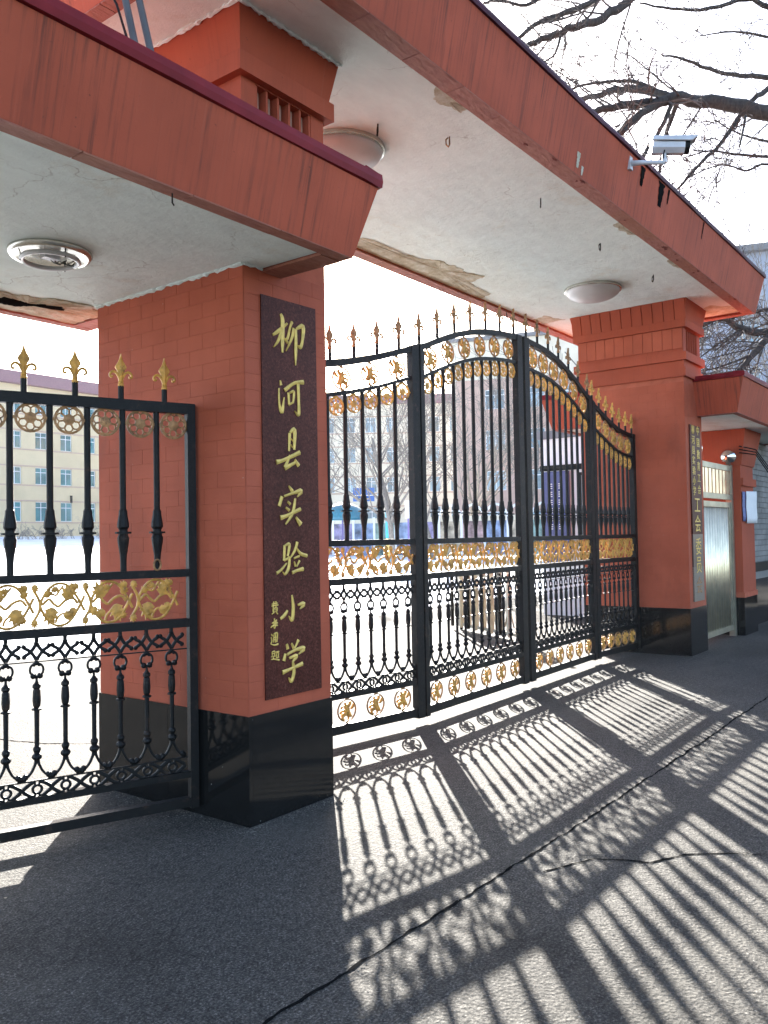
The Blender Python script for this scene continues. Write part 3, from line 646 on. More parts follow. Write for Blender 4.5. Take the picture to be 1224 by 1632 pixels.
for i in range(3): bm.faces.new((A[i+1], A[i], A2[i], A2[i+1])); bm.faces.new((B[i], B[i+1], B2[i+1], B2[i]))
bmesh.ops.recalc_face_normals(bm, faces=bm.faces); bm.transform(hd); obj('sun_hood', bm, M['cctv'], t)
bm = BM(); lathe(bm, [(0.02, 0), (0.02, 0.006)], n=14); bm.transform(hd @ Matrix.Translation((0.151, 0, 0)) @ Matrix.Rotation(pi/2, 4, 'Y')); obj('lens', bm, M['chrome'], t)
bm = BM(); tube(bm, [(0.15, -0.27, 0.10), (0.14, -0.26, 0.06), (0.17, -0.25, 0.03), (0.19, -0.26, 0.07), (0.22, -0.28, 0.085)], 0.006, 6); obj('cable', bm, M['dark'], t)

# ------------------------------------------------------------------ wrought-iron gates
def coping_top(*a): pass
ROD = 0.018
def bar_profile(z0, z1, zk):
    """round bar with the double knuckle around height zk (its disc)"""
    k = [(-0.16, ROD), (-0.12, 0.021), (-0.105, 0.024), (-0.055, 0.032), (-0.03, 0.034), (-0.012, 0.027), (-0.006, 0.027), (-0.0055, 0.046), (0.0055, 0.046), (0.006, 0.025), (0.018, 0.025), (0.032, 0.034), (0.055, 0.033), (0.10, 0.025), (0.125, 0.0235), (0.128, 0.020), (0.133, 0.020), (0.1335, ROD)]
    return [(ROD, z0)]+[(r, zk+d) for d, r in k]+[(ROD, z1)]
def lion(bm, y0=0.0, r=0.1, flip=1):
    S = [[(0, .58, .3), (0, .2, .55), (.02, -.15, .6), (.28, -.45, .42), (.48, -.62, .2)], [(-.22, .78, .1), (-.12, .45, .2), (-.05, .2, .2)], [(.34, .8, .16), (.36, .6, .26), (.2, .32, .2)],
         [(.74, .55, .08), (.68, .28, .26), (.42, .08, .14)], [(-.08, .32, .22), (-.42, .42, .15), (-.62, .32, .12), (-.6, .18, .06)], [(-.2, .02, .26), (-.55, .0, .18), (-.74, -.16, .16), (-.6, -.22, .06)],
         [(-.12, -.32, .3), (-.45, -.5, .2), (-.52, -.74, .24), (-.3, -.84, .16)], [(-.18, -.2, .2), (-.5, -.3, .14), (-.66, -.45, .12)], [(.1, -.5, .16), (.14, -.72, .1), (.06, -.96, .06)]]
    for i, s in enumerate(S): ribbon(bm, [(x*r*flip, z*r, wd*r) for x, z, wd in s], y0-0.0004*i, 0.010, 0.006, 4)
def medallion_mesh(flip): return cached('medallion' if flip > 0 else 'medallion ', lambda bm: lion(bm, 0.0, 0.1, flip), M['gold'], True)
def m_ring():
    def b(bm):
        ringr(bm, 0, 0, 0.1, 0.0095, 0.001, 0.012, 28)
        for s in (1, -1):
            ribbon(bm, [(0, s*0.098, 0.012), (0, s*0.118, 0.016)], 0.001, 0.012, 0.001, 1); ribbon(bm, [(-0.03, s*0.112, 0.006), (0, s*0.104, 0.006), (0.03, s*0.112, 0.006)], 0.0005, 0.011, 0.001, 3)
    return cached('ring', b, M['gold_dark'])
def rosette_mesh(m):
    def b(bm):
        ringr(bm, 0, 0, 0.070, 0.012, 0, 0.010, 24)
        for i in range(7):
            a = 2*pi*i/7+0.2; cx, cz = 0.043*cos(a), 0.043*sin(a)
            ringr(bm, cx, cz, 0.0205, 0.007, -0.0003*(i % 2)-0.0004, 0.008, 10)
        fan(bm, [(0.031*cos(2*pi*i/14+0.2+pi/14*0)*(1.0 if i % 2 else 0.88), 0.031*sin(2*pi*i/14+0.2)*(1.0 if i % 2 else 0.88)) for i in range(14)], 0, 0, -0.001, 0.010, 0.006)
        for s in (1, -1): ribbon(bm, [(s*0.072, 0, 0.02), (s*0.084, 0, 0.012)], 0, 0.01, 0.001, 1)
        ribbon(bm, [(-0.02, 0.073, 0.008), (0, 0.078, 0.014), (0.02, 0.073, 0.008)], 0, 0.01, 0.001, 2)
    return cached(('rosette', m.name), b, m)
def finial_mesh(m):
    def b(bm):
        lathe(bm, [(0.016, 0), (0.018, 0.006), (0.018, 0.014), (0.014, 0.018), (0.016, 0.024), (0.013, 0.03)], n=8)
        ribbon(bm, [(0, 0.026, 0.026), (0, 0.05, 0.024), (0, 0.078, 0.030), (0, 0.105, 0.060), (0, 0.118, 0.058), (0, 0.14, 0.030), (0, 0.165, 0.012), (0, 0.186, 0.003)], 0.006, 0.012, 0.008, 2)
        for s in (1, -1): ribbon(bm, [(s*0.006, 0.046, 0.016), (s*0.022, 0.074, 0.014), (s*0.042, 0.084, 0.013), (s*0.058, 0.074, 0.013), (s*0.060, 0.058, 0.012), (s*0.050, 0.052, 0.010), (s*0.046, 0.062, 0.006)], 0.005, 0.010, 0.003, 4)
    return cached(('finial', m.name), b, m)
def leaf(bm, x, z, a, s, y0):
    pts = [(0, -0.1), (0.25, -0.42), (0.34, -0.3), (0.62, -0.5), (0.6, -0.28), (0.95, -0.3), (0.78, -0.1), (1.1, 0.02), (0.8, 0.14), (0.92, 0.34), (0.6, 0.28), (0.6, 0.5), (0.32, 0.3), (0.22, 0.42), (0, 0.1)]
    fan(bm, [(x+s*(p*cos(a)-q*sin(a)), z+s*(p*sin(a)+q*cos(a))) for p, q in pts], x+s*0.45*cos(a), z+s*0.45*sin(a), y0, 0.008, 0.006)
def scroll_mesh(var):
    """one unit of vine scroll, 0.26 wide and 0.238 high, centred"""
    def b(bm):
        f = -1 if var else 1; w_ = 0.0135
        ribbon(bm, [(-0.13, -0.08, w_), (-0.105, -0.035, w_), (-0.09, 0.03, w_), (-0.045, 0.095, w_), (0.0, 0.113, w_), (0.05, 0.095, w_), (0.095, 0.03, w_), (0.13, -0.04, w_)], 0, 0.010, 0.003, 4)
        ribbon(bm, [(-0.13, 0.08, w_), (-0.105, 0.03, w_), (-0.09, -0.03, w_), (-0.045, -0.095, w_), (0.0, -0.113, w_), (0.05, -0.095, w_), (0.095, -0.03, w_), (0.13, 0.04, w_)], -0.0008, 0.010, 0.003, 4)
        ribbon(bm, [(-0.09, 0.0, w_), (-0.055, 0.03, w_), (-0.03, 0.005, w_), (-0.005, -0.01, w_), (0.03, 0.02, w_), (0.07, 0.03, w_), (0.095, 0.0, w_)], 0.0006, 0.009, 0.002, 4)
        ribbon(bm, [(-0.06, 0.075, w_*.8), (-0.02, 0.05, w_*.8), (0.0, 0.075, w_*.8), (0.02, 0.10, w_*.8)], 0.0006, 0.009, 0.002, 4)
        ribbon(bm, [(0.045, -0.085, w_*.8), (0.02, -0.05, w_*.8), (-0.01, -0.07, w_*.8), (-0.02, -0.10, w_*.8)], 0.0006, 0.009, 0.002, 4)
        leaf(bm, 0.035*f, 0.025, radians(70 if f > 0 else 110), 0.092, -0.001); leaf(bm, -0.035*f, -0.015, radians(-105 if f > 0 else -75), 0.092, -0.0012)
        leaf(bm, -0.072*f, 0.04, radians(60), 0.05, -0.0014); leaf(bm, 0.02*f, -0.055, radians(-10 if f > 0 else 190), 0.062, -0.0016)
        leaf(bm, -0.128, 0.112, radians(-80), 0.045, -0.0018); leaf(bm, -0.126, -0.075, radians(-95), 0.045, -0.002); leaf(bm, 0.10, 0.10, radians(200), 0.05, -0.0022); leaf(bm, 0.075*f, -0.02, radians(250), 0.055, -0.0024); leaf(bm, -0.005*f, 0.085, radians(190), 0.042, -0.0026); leaf(bm, -0.06*f, -0.085, radians(20), 0.04, -0.0028)
    return cached(('scroll', var), b, M['gold'])
def baluster_mesh():
    """small cast baluster, from 0 (top of the lower rail) to 0.835 (underside of the upper rail)"""
    def b(bm):
        lathe(bm, [(0.011, 0.84), (0.011, 0.812), (0.016, 0.806), (0.009, 0.798)], n=6)
        for s in (1, -1):
            ribbon(bm, [(0, 0.806, 0.0175), (s*0.018, 0.775, 0.0175), (s*0.040, 0.752, 0.0175), (s*0.062, 0.738, 0.0175), (s*0.062, 0.728, 0.010)], 0.006, 0.012, 0.002, 4)
            ribbon(bm, [(0, 0.716, 0.0175), (s*0.018, 0.745, 0.0175), (s*0.040, 0.770, 0.0175), (s*0.063, 0.784, 0.0175), (s*0.064, 0.795, 0.010)], 0.0055, 0.012, 0.002, 4)
            blob(bm, s*0.062, 0.735, 0.0135); blob(bm, s*0.064, 0.790, 0.0135); blob(bm, s*0.017, 0.632, 0.0175); blob(bm, s*0.013, 0.69, 0.010)
            ribbon(bm, [(s*0.004, 0.19, 0.018), (s*0.010, 0.165, 0.014), (s*0.028, 0.128, 0.013), (s*0.050, 0.104, 0.013), (s*0.064, 0.094, 0.013)], 0.006, 0.012, 0.002, 4)
            blob(bm, s*0.058, 0.106, 0.0175); blob(bm, s*0.066, 0.098, 0.0175)
        ringr(bm, 0, 0.664, 0.034, 0.011, 0.006, 0.012, 16, 0.036); blob(bm, 0, 0.700, 0.014)
        lathe(bm, [(0.006, 0.635), (0.007, 0.604), (0.013, 0.594), (0.021, 0.586), (0.022, 0.572), (0.015, 0.564), (0.019, 0.556), (0.0205, 0.535), (0.022, 0.505), (0.019, 0.475), (0.014, 0.465), (0.026, 0.460), (0.026, 0.452), (0.0135, 0.448), (0.0125, 0.36), (0.0125, 0.262), (0.019, 0.255), (0.021, 0.243), (0.016, 0.231), (0.014, 0.225), (0.024, 0.216), (0.027, 0.206), (0.024, 0.197), (0.012, 0.186)], n=8)
    return cached('baluster', b, M['iron'])
def lens_mesh():
    def b(bm):
        for s in (1, -1):
            ribbon(bm, [(s*0.016, 0.074, 0.0175), (s*0.034, 0.066, 0.0175), (s*0.068, 0.036, 0.019), (s*0.036, 0.006, 0.0175), (s*0.016, -0.002, 0.0175)], 0.006, 0.012, 0.001, 3)
            for q in (1, -1): ribbon(bm, [(q*0.010, 0.036+s*0.024, 0.009), (q*0.012, 0.036+s*0.042, 0.010)], 0.0055, 0.012, 0.001, 1)
        ringr(bm, 0, 0.036, 0.022, 0.013, 0.005, 0.012, 14)
    return cached('lens_ornament', b, M['iron'])
def inst(name, me, parent, loc, scale=(1, 1, 1)):
    o = bpy.data.objects.new(name, me); col.objects.link(o); o.parent = parent; o.location = loc; o.scale = scale
    return o
def sweep_rail(bm, f, u0, u1, n, th, dep, y0):
    """rail of rectangular section whose top follows f(u)"""
    prev = None
    for i in range(n+1):
        u = u0+(u1-u0)*i/n; z = f(u)
        v = [bm.verts.new(p) for p in ((u, y0, z-th), (u, y0, z), (u, y0+dep, z), (u, y0+dep, z-th))]
        if prev:
            for k in range(4): bm.faces.new((prev[k], prev[(k+1) % 4], v[(k+1) % 4], v[k]))
        else: bm.faces.new(v[::-1])
        prev = v
    bm.faces.new(prev)
    bmesh.ops.recalc_face_normals(bm, faces=bm.faces)
def lower_works(t, ua, ub, z3, nb, m=0.0):
    """balusters and lens ornaments between rail top z3 and z3+0.835, nb of them between ua and ub"""
    p = (ub-ua)/nb; s = p/0.148
    for i in range(nb):
        u = ua+(i+0.5)*p
        inst('baluster', baluster_mesh(), t, (u, 0.03, z3), (min(s, 1.08), 1, 1)); inst('lens_ornament', lens_mesh(), t, (u, 0.03, z3), (s, 1, 1))
    bm = BM(); bx(bm, ua-0.01, ub+0.01, 0.026, 0.034, z3+0.704, z3+0.711); bx(bm, ua-0.01, ub+0.01, 0.0255, 0.0345, z3+0.076, z3+0.084); obj('tie_rod', bm, M['iron'], t)
def gold_band(t, ua, ub, z0, z1, n):
    p = (ub-ua)/n
    for i in range(n): inst('vine_scroll', scroll_mesh(i % 2), t, (ua+(i+0.5)*p, 0.034, (z0+z1)/2), (p/0.26, 1, (z1-z0)/0.238))
def main_panel(name, label, a, b, top, inner_drop, stiles, ua, ub, nbars, nmed, nbal, nscroll, nfin, fin_u, hinge_side, cat):
    a = Vector(a); b = Vector(b); d = b-a; L = d.length
    t = thing(name, label, cat, (a.x, a.y, 0), atan2(d.y, d.x), 'panels of the main gate')
    f = lambda u: interp(top, u); fi = lambda u: f(u)-inner_drop
    dep = 0.06
    for (s0, s1) in stiles:
        n = 1; bm = BM(); zt0, zt1 = f(s0), f(s1)
        v = bx(bm, s0, s1, -0.004, dep+0.004, 0.055, 1.0)
        for vv in v:
            if vv.co.z > 0.9: vv.co.z = f(vv.co.x)+0.004
        obj('stile', bm, M['iron'], t)
    e0, e1 = min(s for s, _ in stiles)+0.002, max(s for _, s in stiles)-0.002
    bm = BM(); sweep_rail(bm, f, e0, e1, 24, 0.055, dep-0.004, 0.002); obj('arched_rail', bm, M['iron'], t)
    bm = BM(); sweep_rail(bm, fi, ua+0.001, ub-0.001, 24, 0.032, 0.04, 0.01); obj('arched_rail', bm, M['iron'], t)
    for z0, z1 in ((1.535, 1.583), (1.228, 1.282), (0.342, 0.39), (0.07, 0.14)):
        bm = BM(); bx(bm, ua+0.001, ub-0.001, 0.003, dep-0.003, z0, z1); obj('rail', bm, M['iron'], t)
    p = (ub-ua)/(nbars+1)
    for i in range(nbars):
        u = ua+(i+1)*p; bm = BM(); lathe(bm, bar_profile(1.57, fi(u)-0.02, 1.815), u, 0.03, 8); obj('bar', bm, M['iron'], t, smooth=False)
    for i in range(nbars+1):
        u = ua+(i+0.5)*p; inst('rosette', rosette_mesh(M['gold']), t, (u, 0.034, fi(u)-0.032-0.082), (min(1.12, p*0.48/0.082), 1, 1.0))
    q = (ub-ua)/nmed
    for i in range(nmed):
        u = ua+(i+0.5)*q; r = min(q*0.44, (inner_drop-0.055)/2-0.012)
        for zc, rr, fl in ((fi(u)+(inner_drop-0.055)/2, (inner_drop-0.055)/2-0.016, -1), (0.241, 0.086, 1)):
            sxx = min(q*0.46/0.1, rr/0.1*1.08)
            m_ = inst('medallion', medallion_mesh(fl), t, (u, 0.034, zc), (sxx, 1, rr/0.1)); inst('ring', m_ring(), m_, (0, 0, 0))
    gold_band(t, ua+0.004, ub-0.004, 1.284, 1.533, nscroll)
    lower_works(t, ua, ub, 0.39, nbal)
    for u in fin_u:
        bm = BM(); lathe(bm, [(0.014, f(u)-0.02), (0.014, f(u)+0.085)], u, 0.03, 8); obj('spike', bm, M['iron'], t)
        inst('finial', finial_mesh(M['gold_dark'] if name.endswith('leaf') or a.x < 1 else M['gold']), t, (u, 0.03, f(u)+0.084), (1.08, 1.08, 1.02))
    if hinge_side is not None:
        for z in (0.4, 1.4, 2.3):
            bm = BM(); lathe(bm, [(0.018, z), (0.018, z+0.12)], hinge_side, 0.03, 8); obj('hinge', bm, M['iron'], t)
    return t
LT = [(0, 2.925), (.5, 2.945), (.99, 3.0), (1.23, 3.047), (1.51, 3.116), (1.8, 3.205), (2.02, 3.275)]
AT = [(0, 3.262), (.17, 3.325), (.334, 3.39), (.5, 3.45), (.665, 3.505), (.84, 3.555), (1.02, 3.6), (1.2, 3.632), (1.4, 3.66), (1.57, 3.679), (1.74, 3.692), (1.85, 3.698), (2.01, 3.70)]
BT = [(0, 3.706), (.2, 3.704), (.4, 3.695), (.56, 3.682), (.726, 3.66), (.9, 3.625), (1.07, 3.582), (1.25, 3.523), (1.433, 3.456), (1.6, 3.38), (1.75, 3.318), (1.90, 3.27)]
DT = [(0, 3.27), (.1, 3.215), (.23, 3.165), (.37, 3.105), (.53, 3.04), (.7, 2.985), (.85, 2.955), (1.0, 2.935), (1.2, 2.918)]
fin = lambda a, b, n: [a+(b-a)*i/(n-1) for i in range(n)]
J = [(0.70, .98), (2.69, .66), (4.70, .70), (6.58, .757), (7.77, .67)]
main_panel('fixed_gate', 'fixed iron gate panel joined to the near pillar behind the name board', J[0], J[1], LT, .26, [(0.0, 0.06), (1.925, 2.012)], 0.06, 1.925, 9, 6, 13, 7, 7, fin(0.26, 1.80, 7), None, 'gate')
main_panel('gate_leaf', 'iron gate leaf in the middle, hinged on the panel by the name board', J[1], J[2], AT, .275, [(0.016, 0.075), (1.86, 1.968)], 0.075, 1.86, 9, 6, 12, 7, 7, fin(0.05, 1.84, 7), 0.0, 'gate')
main_panel('gate_leaf', 'iron gate leaf in the middle, hinged on the panel by the farther pillar', J[2], J[3], BT, .305, [(0.015, 0.125), (1.78, 1.868)], 0.125, 1.78, 9, 6, 12, 7, 7, fin(0.12, 1.80, 7), 1.878, 'gate')
main_panel('fixed_gate', 'fixed iron gate panel joined to the farther pillar', J[3], J[4], DT, .295, [(0.004, 0.085), (1.115, 1.19)], 0.085, 1.115, 7, 5, 8, 4, 7, fin(0.05, 1.15, 7), None, 'gate')

# side gate, swung inwards from the near pillar
sg = thing('side_gate', 'low straight-topped iron side gate swung open beside the near pillar', 'gate', (-0.012, 0.418, 0), atan2(0.345, -0.938))
flip = bpy.data.objects  # the leaf's front faces the street: its local y axis points to the street, so parts sit at negative depth
def mir(x): return x
LG = 1.75
def gx(name, x0, x1, z0, z1, m='iron', d0=-0.03, d1=0.03):
    bm = BM(); bx(bm, x0, x1, d0, d1, z0, z1); return obj(name, bm, M[m], sg)
gx('stile', 0.004, 0.052, 0.05, 2.402, d0=-0.028, d1=0.028); gx('stile', LG-0.05, LG, 0.05, 2.402, d0=-0.028, d1=0.028)
for nm, a, b in (('top_rail', 2.345, 2.406), ('rail', 1.39, 1.434), ('rail', 1.098, 1.146), ('rail', 0.228, 0.264), ('rail', 0.06, 0.112)): gx(nm, 0.0525 if nm == 'rail' else 0.006, LG-0.0505 if nm == 'rail' else LG-0.006, a, b, d0=-0.025, d1=0.025)
bars = [0.23, 0.424, 0.617, 0.814, 1.014, 1.21, 1.406, 1.6]
for u in bars:
    bm = BM(); lathe(bm, bar_profile(1.43, 2.35, 1.651), u, 0, 12); obj('bar', bm, M['iron'], sg)
R180 = Matrix.Rotation(pi, 4, 'Z')
def sinst(name, me, u, z, s=(1, 1, 1), y=0.0):
    o = inst(name, me, sg, (u, y, z), s); o.rotation_euler = (0, 0, pi); return o
for u in [0.13, 0.325, 0.52, 0.714, 0.912, 1.11, 1.308, 1.503, 1.66]: sinst('rosette', rosette_mesh(M['gold_dark']), u, 2.2725, (1.06, 1, 1.06))
for u in [0.18, 0.43, 0.68, 0.943, 1.2, 1.455]:
    bm = BM(); lathe(bm, [(0.0165, 2.40), (0.0165, 2.482)], u, 0, 10); obj('spike', bm, M['iron'], sg); sinst('finial', finial_mesh(M['gold']), u, 2.478)
for i in range(6): sinst('vine_scroll', scroll_mesh(i % 2), 0.245+i*0.262, 1.268, (1, 1, 1.0))
for i, u in enumerate([0.153, 0.298, 0.446, 0.59, 0.741, 0.886, 1.038, 1.184, 1.334, 1.48, 1.63]):
    sinst('baluster', baluster_mesh(), u, 0.264); sinst('lens_ornament', lens_mesh(), u, 0.264, (1.05, 1, 1))
bm = BM(); bx(bm, 0.06, LG-0.06, -0.004, 0.004, 0.264+0.704, 0.264+0.711); bx(bm, 0.06, LG-0.06, -0.0045, 0.0045, 0.340, 0.348); obj('tie_rod', bm, M['iron'], sg)
bm = BM(); n = 16; tube(bm, [(0.24+0.02*cos(2*pi*i/n), 0.03, 1.465+0.03*sin(2*pi*i/n)) for i in range(n+1)], 0.006, 6); obj('lock_ring', bm, M['gold_dark'], sg)

# ------------------------------------------------------------------ name boards
CH = [[[[0.2875,2.9352,0.0093],[0.3033,2.8993,0.0173],[0.3008,2.7739,0.016],[0.2995,2.7059,0.008]],[[0.2193,2.7966,0.0079],[0.2633,2.8255,0.0132],[0.3421,2.8872,0.008]],[[0.2908,2.8267,0.012],[0.2622,2.7671,0.0106],[0.2233,2.7241,0.0033]],[[0.3068,2.7968,0.0067],[0.3454,2.7723,0.0107]],[[0.3843,2.9048,0.0122],[0.3642,2.8639,0.0094],[0.3437,2.7987,0.0107],[0.3166,2.7861,0.004]],[[0.3949,2.8696,0.0095],[0.3824,2.8119,0.0121],[0.3275,2.7183,0.0033]],[[0.4178,2.8676,0.0081],[0.4798,2.8936,0.0178],[0.4721,2.804,0.0123],[0.4537,2.7624,0.0136],[0.4273,2.7722,0.0034]],[[0.4155,2.8655,0.0122],[0.4126,2.73,0.0135],[0.4086,2.6446,0.0034]]],[[[0.2763,2.5369,0.0066],[0.2846,2.5085,0.0119]],[[0.2644,2.4888,0.0053],[0.267,2.3964,0.0092],[0.2881,2.3524,0.0158],[0.3075,2.44,0.0033]],[[0.3117,2.4818,0.0146],[0.3972,2.5362,0.0108],[0.4784,2.5527,0.0164]],[[0.3449,2.4719,0.0107],[0.3491,2.3997,0.0093]],[[0.3562,2.4718,0.0067],[0.3915,2.4833,0.0108],[0.3845,2.4195,0.008]],[[0.3435,2.399,0.008],[0.3868,2.4197,0.0067]],[[0.4292,2.5341,0.0135],[0.4318,2.4393,0.0122],[0.4299,2.3503,0.0135],[0.3959,2.368,0.0034]]],[[[0.3513,2.2302,0.0133],[0.3435,2.1227,0.0093]],[[0.3524,2.2327,0.008],[0.3935,2.2512,0.0174],[0.3888,2.1338,0.0107]],[[0.3607,2.1974,0.0053],[0.3797,2.1856,0.0053]],[[0.3566,2.1619,0.0053],[0.3743,2.146,0.0053]],[[0.2352,2.05,0.0169],[0.2979,2.0669,0.0118],[0.4366,2.1206,0.0148]],[[0.3497,2.0974,0.008],[0.3058,2.0225,0.0145]],[[0.3035,2.0177,0.0158],[0.4044,2.0617,0.0094]],[[0.3899,2.0742,0.0093],[0.4234,2.0392,0.0161]]],[[[0.337,1.9154,0.0053],[0.3678,1.8823,0.0159]],[[0.2781,1.8494,0.0144],[0.253,1.7928,0.013]],[[0.2958,1.8522,0.0079],[0.3835,1.8758,0.0106],[0.4432,1.8863,0.0188],[0.408,1.8506,0.0033]],[[0.324,1.8212,0.0079],[0.3471,1.807,0.0106]],[[0.3077,1.7861,0.0079],[0.3374,1.7696,0.0105]],[[0.2626,1.7248,0.0169],[0.3189,1.7384,0.0118],[0.4351,1.7789,0.0134]],[[0.3895,1.8407,0.0093],[0.3651,1.7544,0.0132],[0.3035,1.6858,0.0052]],[[0.3918,1.7297,0.008],[0.4343,1.6861,0.02]]],[[[0.2944,1.5629,0.0117],[0.2882,1.4733,0.0117]],[[0.2944,1.5598,0.0065],[0.3344,1.5668,0.0131],[0.3196,1.4977,0.0092]],[[0.2882,1.4733,0.0078],[0.3351,1.491,0.0092]],[[0.3352,1.4949,0.0105],[0.3249,1.4297,0.0131],[0.2954,1.394,0.0091],[0.2738,1.4087,0.0032]],[[0.2238,1.4018,0.0103],[0.2631,1.4206,0.0091],[0.3077,1.4572,0.0052]],[[0.4023,1.5812,0.012],[0.3785,1.5287,0.0106],[0.3304,1.4796,0.0033]],[[0.397,1.5454,0.0053],[0.4272,1.5118,0.012],[0.4859,1.4961,0.0121]],[[0.3708,1.4838,0.0066],[0.4177,1.4964,0.008]],[[0.3727,1.4651,0.0053],[0.3834,1.4367,0.0092]],[[0.4182,1.469,0.0093],[0.3924,1.4333,0.004]],[[0.3533,1.3991,0.0118],[0.3965,1.4113,0.0106],[0.4494,1.4185,0.0147]]],[[[0.3506,1.2679,0.0066],[0.3604,1.1961,0.0144],[0.3499,1.1214,0.0144],[0.3192,1.1471,0.0033]],[[0.311,1.1784,0.0091],[0.2863,1.1544,0.013],[0.251,1.1346,0.009]],[[0.399,1.2056,0.0066],[0.4518,1.2064,0.0186],[0.4167,1.1794,0.0033]]],[[[0.3015,0.9842,0.0091],[0.3097,0.9535,0.013]],[[0.3403,0.9838,0.0078],[0.3598,0.9524,0.0118]],[[0.4014,0.9972,0.0132],[0.3676,0.9499,0.0039]],[[0.2883,0.9286,0.0103],[0.2744,0.8877,0.0142]],[[0.3014,0.9209,0.0091],[0.3753,0.9413,0.0105],[0.446,0.9409,0.0185],[0.3996,0.9121,0.0033]],[[0.3186,0.8989,0.0078],[0.3836,0.9048,0.0144],[0.3447,0.8727,0.0065]],[[0.3492,0.8736,0.0091],[0.3569,0.8111,0.0143],[0.3336,0.7623,0.013],[0.3119,0.7868,0.0032]],[[0.2611,0.8227,0.0154],[0.3284,0.8342,0.0104],[0.4327,0.8529,0.0145]]],[[[0.1819,1.2247,0.0045],[0.229,1.2288,0.0045]],[[0.1796,1.2144,0.0045],[0.2342,1.2178,0.0045]],[[0.1982,1.2401,0.0045],[0.1911,1.2045,0.0038]],[[0.2153,1.2404,0.0045],[0.2146,1.2027,0.0038]],[[0.191,1.2,0.0038],[0.2231,1.2005,0.0051],[0.2205,1.1796,0.0038]],[[0.191,1.2,0.0045],[0.1906,1.1805,0.0038]],[[0.193,1.1908,0.0032],[0.2197,1.191,0.0032]],[[0.1906,1.1812,0.0032],[0.2206,1.1811,0.0032]],[[0.197,1.1769,0.0038],[0.1787,1.1687,0.0032]],[[0.213,1.1771,0.0032],[0.2267,1.1662,0.0051]]],[[[0.182,1.1151,0.0045],[0.2218,1.1311,0.0045]],[[0.2016,1.1419,0.0051],[0.2043,1.1161,0.0045]],[[0.1709,1.0922,0.0038],[0.1924,1.1037,0.0045],[0.2173,1.1255,0.0038]],[[0.1904,1.1098,0.0038],[0.2268,1.1156,0.0051],[0.2095,1.1066,0.0032]],[[0.2074,1.1083,0.0045],[0.2027,1.0861,0.0038],[0.1921,1.0917,0.0025]],[[0.1764,1.0991,0.0044],[0.2265,1.1005,0.0045]]],[[[0.1755,1.0543,0.0038],[0.1838,1.043,0.0051]],[[0.1731,1.0366,0.0038],[0.1789,1.0128,0.0044],[0.1681,0.9997,0.0038]],[[0.1692,0.9981,0.0032],[0.2008,0.9886,0.0051],[0.2298,0.9922,0.0058]],[[0.1946,1.0524,0.0038],[0.2235,1.0555,0.0051],[0.2182,1.0047,0.0045]],[[0.1945,1.0494,0.0038],[0.1926,1.0045,0.0038]],[[0.1953,1.0328,0.0032],[0.2188,1.0326,0.0032]],[[0.195,1.0193,0.0032],[0.2185,1.019,0.0032]],[[0.2074,1.0526,0.0038],[0.2064,1.003,0.0038]]],[[[0.1788,0.9506,0.0038],[0.2012,0.9525,0.0045],[0.1986,0.9303,0.0038]],[[0.1788,0.9506,0.0038],[0.1806,0.931,0.0038]],[[0.1808,0.9414,0.0032],[0.1988,0.9408,0.0032]],[[0.1709,0.9247,0.0038],[0.206,0.9256,0.0038]],[[0.189,0.9255,0.0038],[0.1886,0.909,0.0038]],[[0.1707,0.9098,0.0038],[0.1993,0.9077,0.0045],[0.2355,0.8987,0.0064]],[[0.2075,0.9473,0.0038],[0.2343,0.9486,0.0038]],[[0.2127,0.9406,0.0038],[0.2288,0.9417,0.0045],[0.2262,0.9179,0.0038]],[[0.2127,0.9391,0.0038],[0.2123,0.9181,0.0032]],[[0.209,0.914,0.0038],[0.2316,0.9165,0.0045]]]]
t = thing('name_board', 'tall maroon granite board with seven large gold characters on the near pillar', 'sign', (0.127, 0, 0.682))
def board(bm, pts, y0, y1):
    A = [bm.verts.new((x, y0, z)) for x, z in pts]; B = [bm.verts.new((x, y1, z)) for x, z in pts]
    bm.faces.new(A); bm.faces.new(B[::-1])
    for i in range(4): bm.faces.new((A[i], B[i], B[(i+1) % 4], A[(i+1) % 4]))
bm = BM(); zm = (1.15)
board(bm, [(0, 0), (0.478, 0), (0.476, 1.148), (0.0005, 1.148)], -0.009, -0.001); bmesh.ops.recalc_face_normals(bm, faces=bm.faces); obj('board', bm, M['sign'], t)
bm = BM(); board(bm, [(0.0005, 1.1495), (0.476, 1.1495), (0.472, 2.345), (0.002, 2.338)], -0.0087, -0.001); bmesh.ops.recalc_face_normals(bm, faces=bm.faces); obj('board', bm, M['sign'], t)
for k, ch in enumerate(CH):
    bm = BM()
    for i, st in enumerate(ch): ribbon(bm, [(x-0.127, z-0.682, wd) for x, z, wd in [(q[0], q[1], q[2]*1.75) for q in st]], -0.0075-0.00035*i, 0.004, 0.005 if k < 7 else 0.002, 5)
    obj('character', bm, M['leaf_gold'], t)
def text_mesh(s, size, m, depth=0.003):
    cu = bpy.data.curves.new('text', 'FONT'); cu.body = s; cu.size = size; cu.extrude = depth; cu.align_x = 'CENTER'; cu.align_y = 'CENTER'
    o = bpy.data.objects.new('tmp', cu); col.objects.link(o); dg = bpy.context.evaluated_depsgraph_get()
    me = bpy.data.meshes.new_from_object(o.evaluated_get(dg)); bpy.data.objects.remove(o); bpy.data.curves.remove(cu)
    me.materials.clear(); me.materials.append(m); return me
t = thing('name_board', 'narrow name board with two columns of gold characters on the farther pillar', 'sign', (7.90, 0, 0.69))
bm = BM(); bx(bm, 0, 0.42, -0.02, -0.001, 0.88, 2.32); obj('board', bm, M['sign'], t)
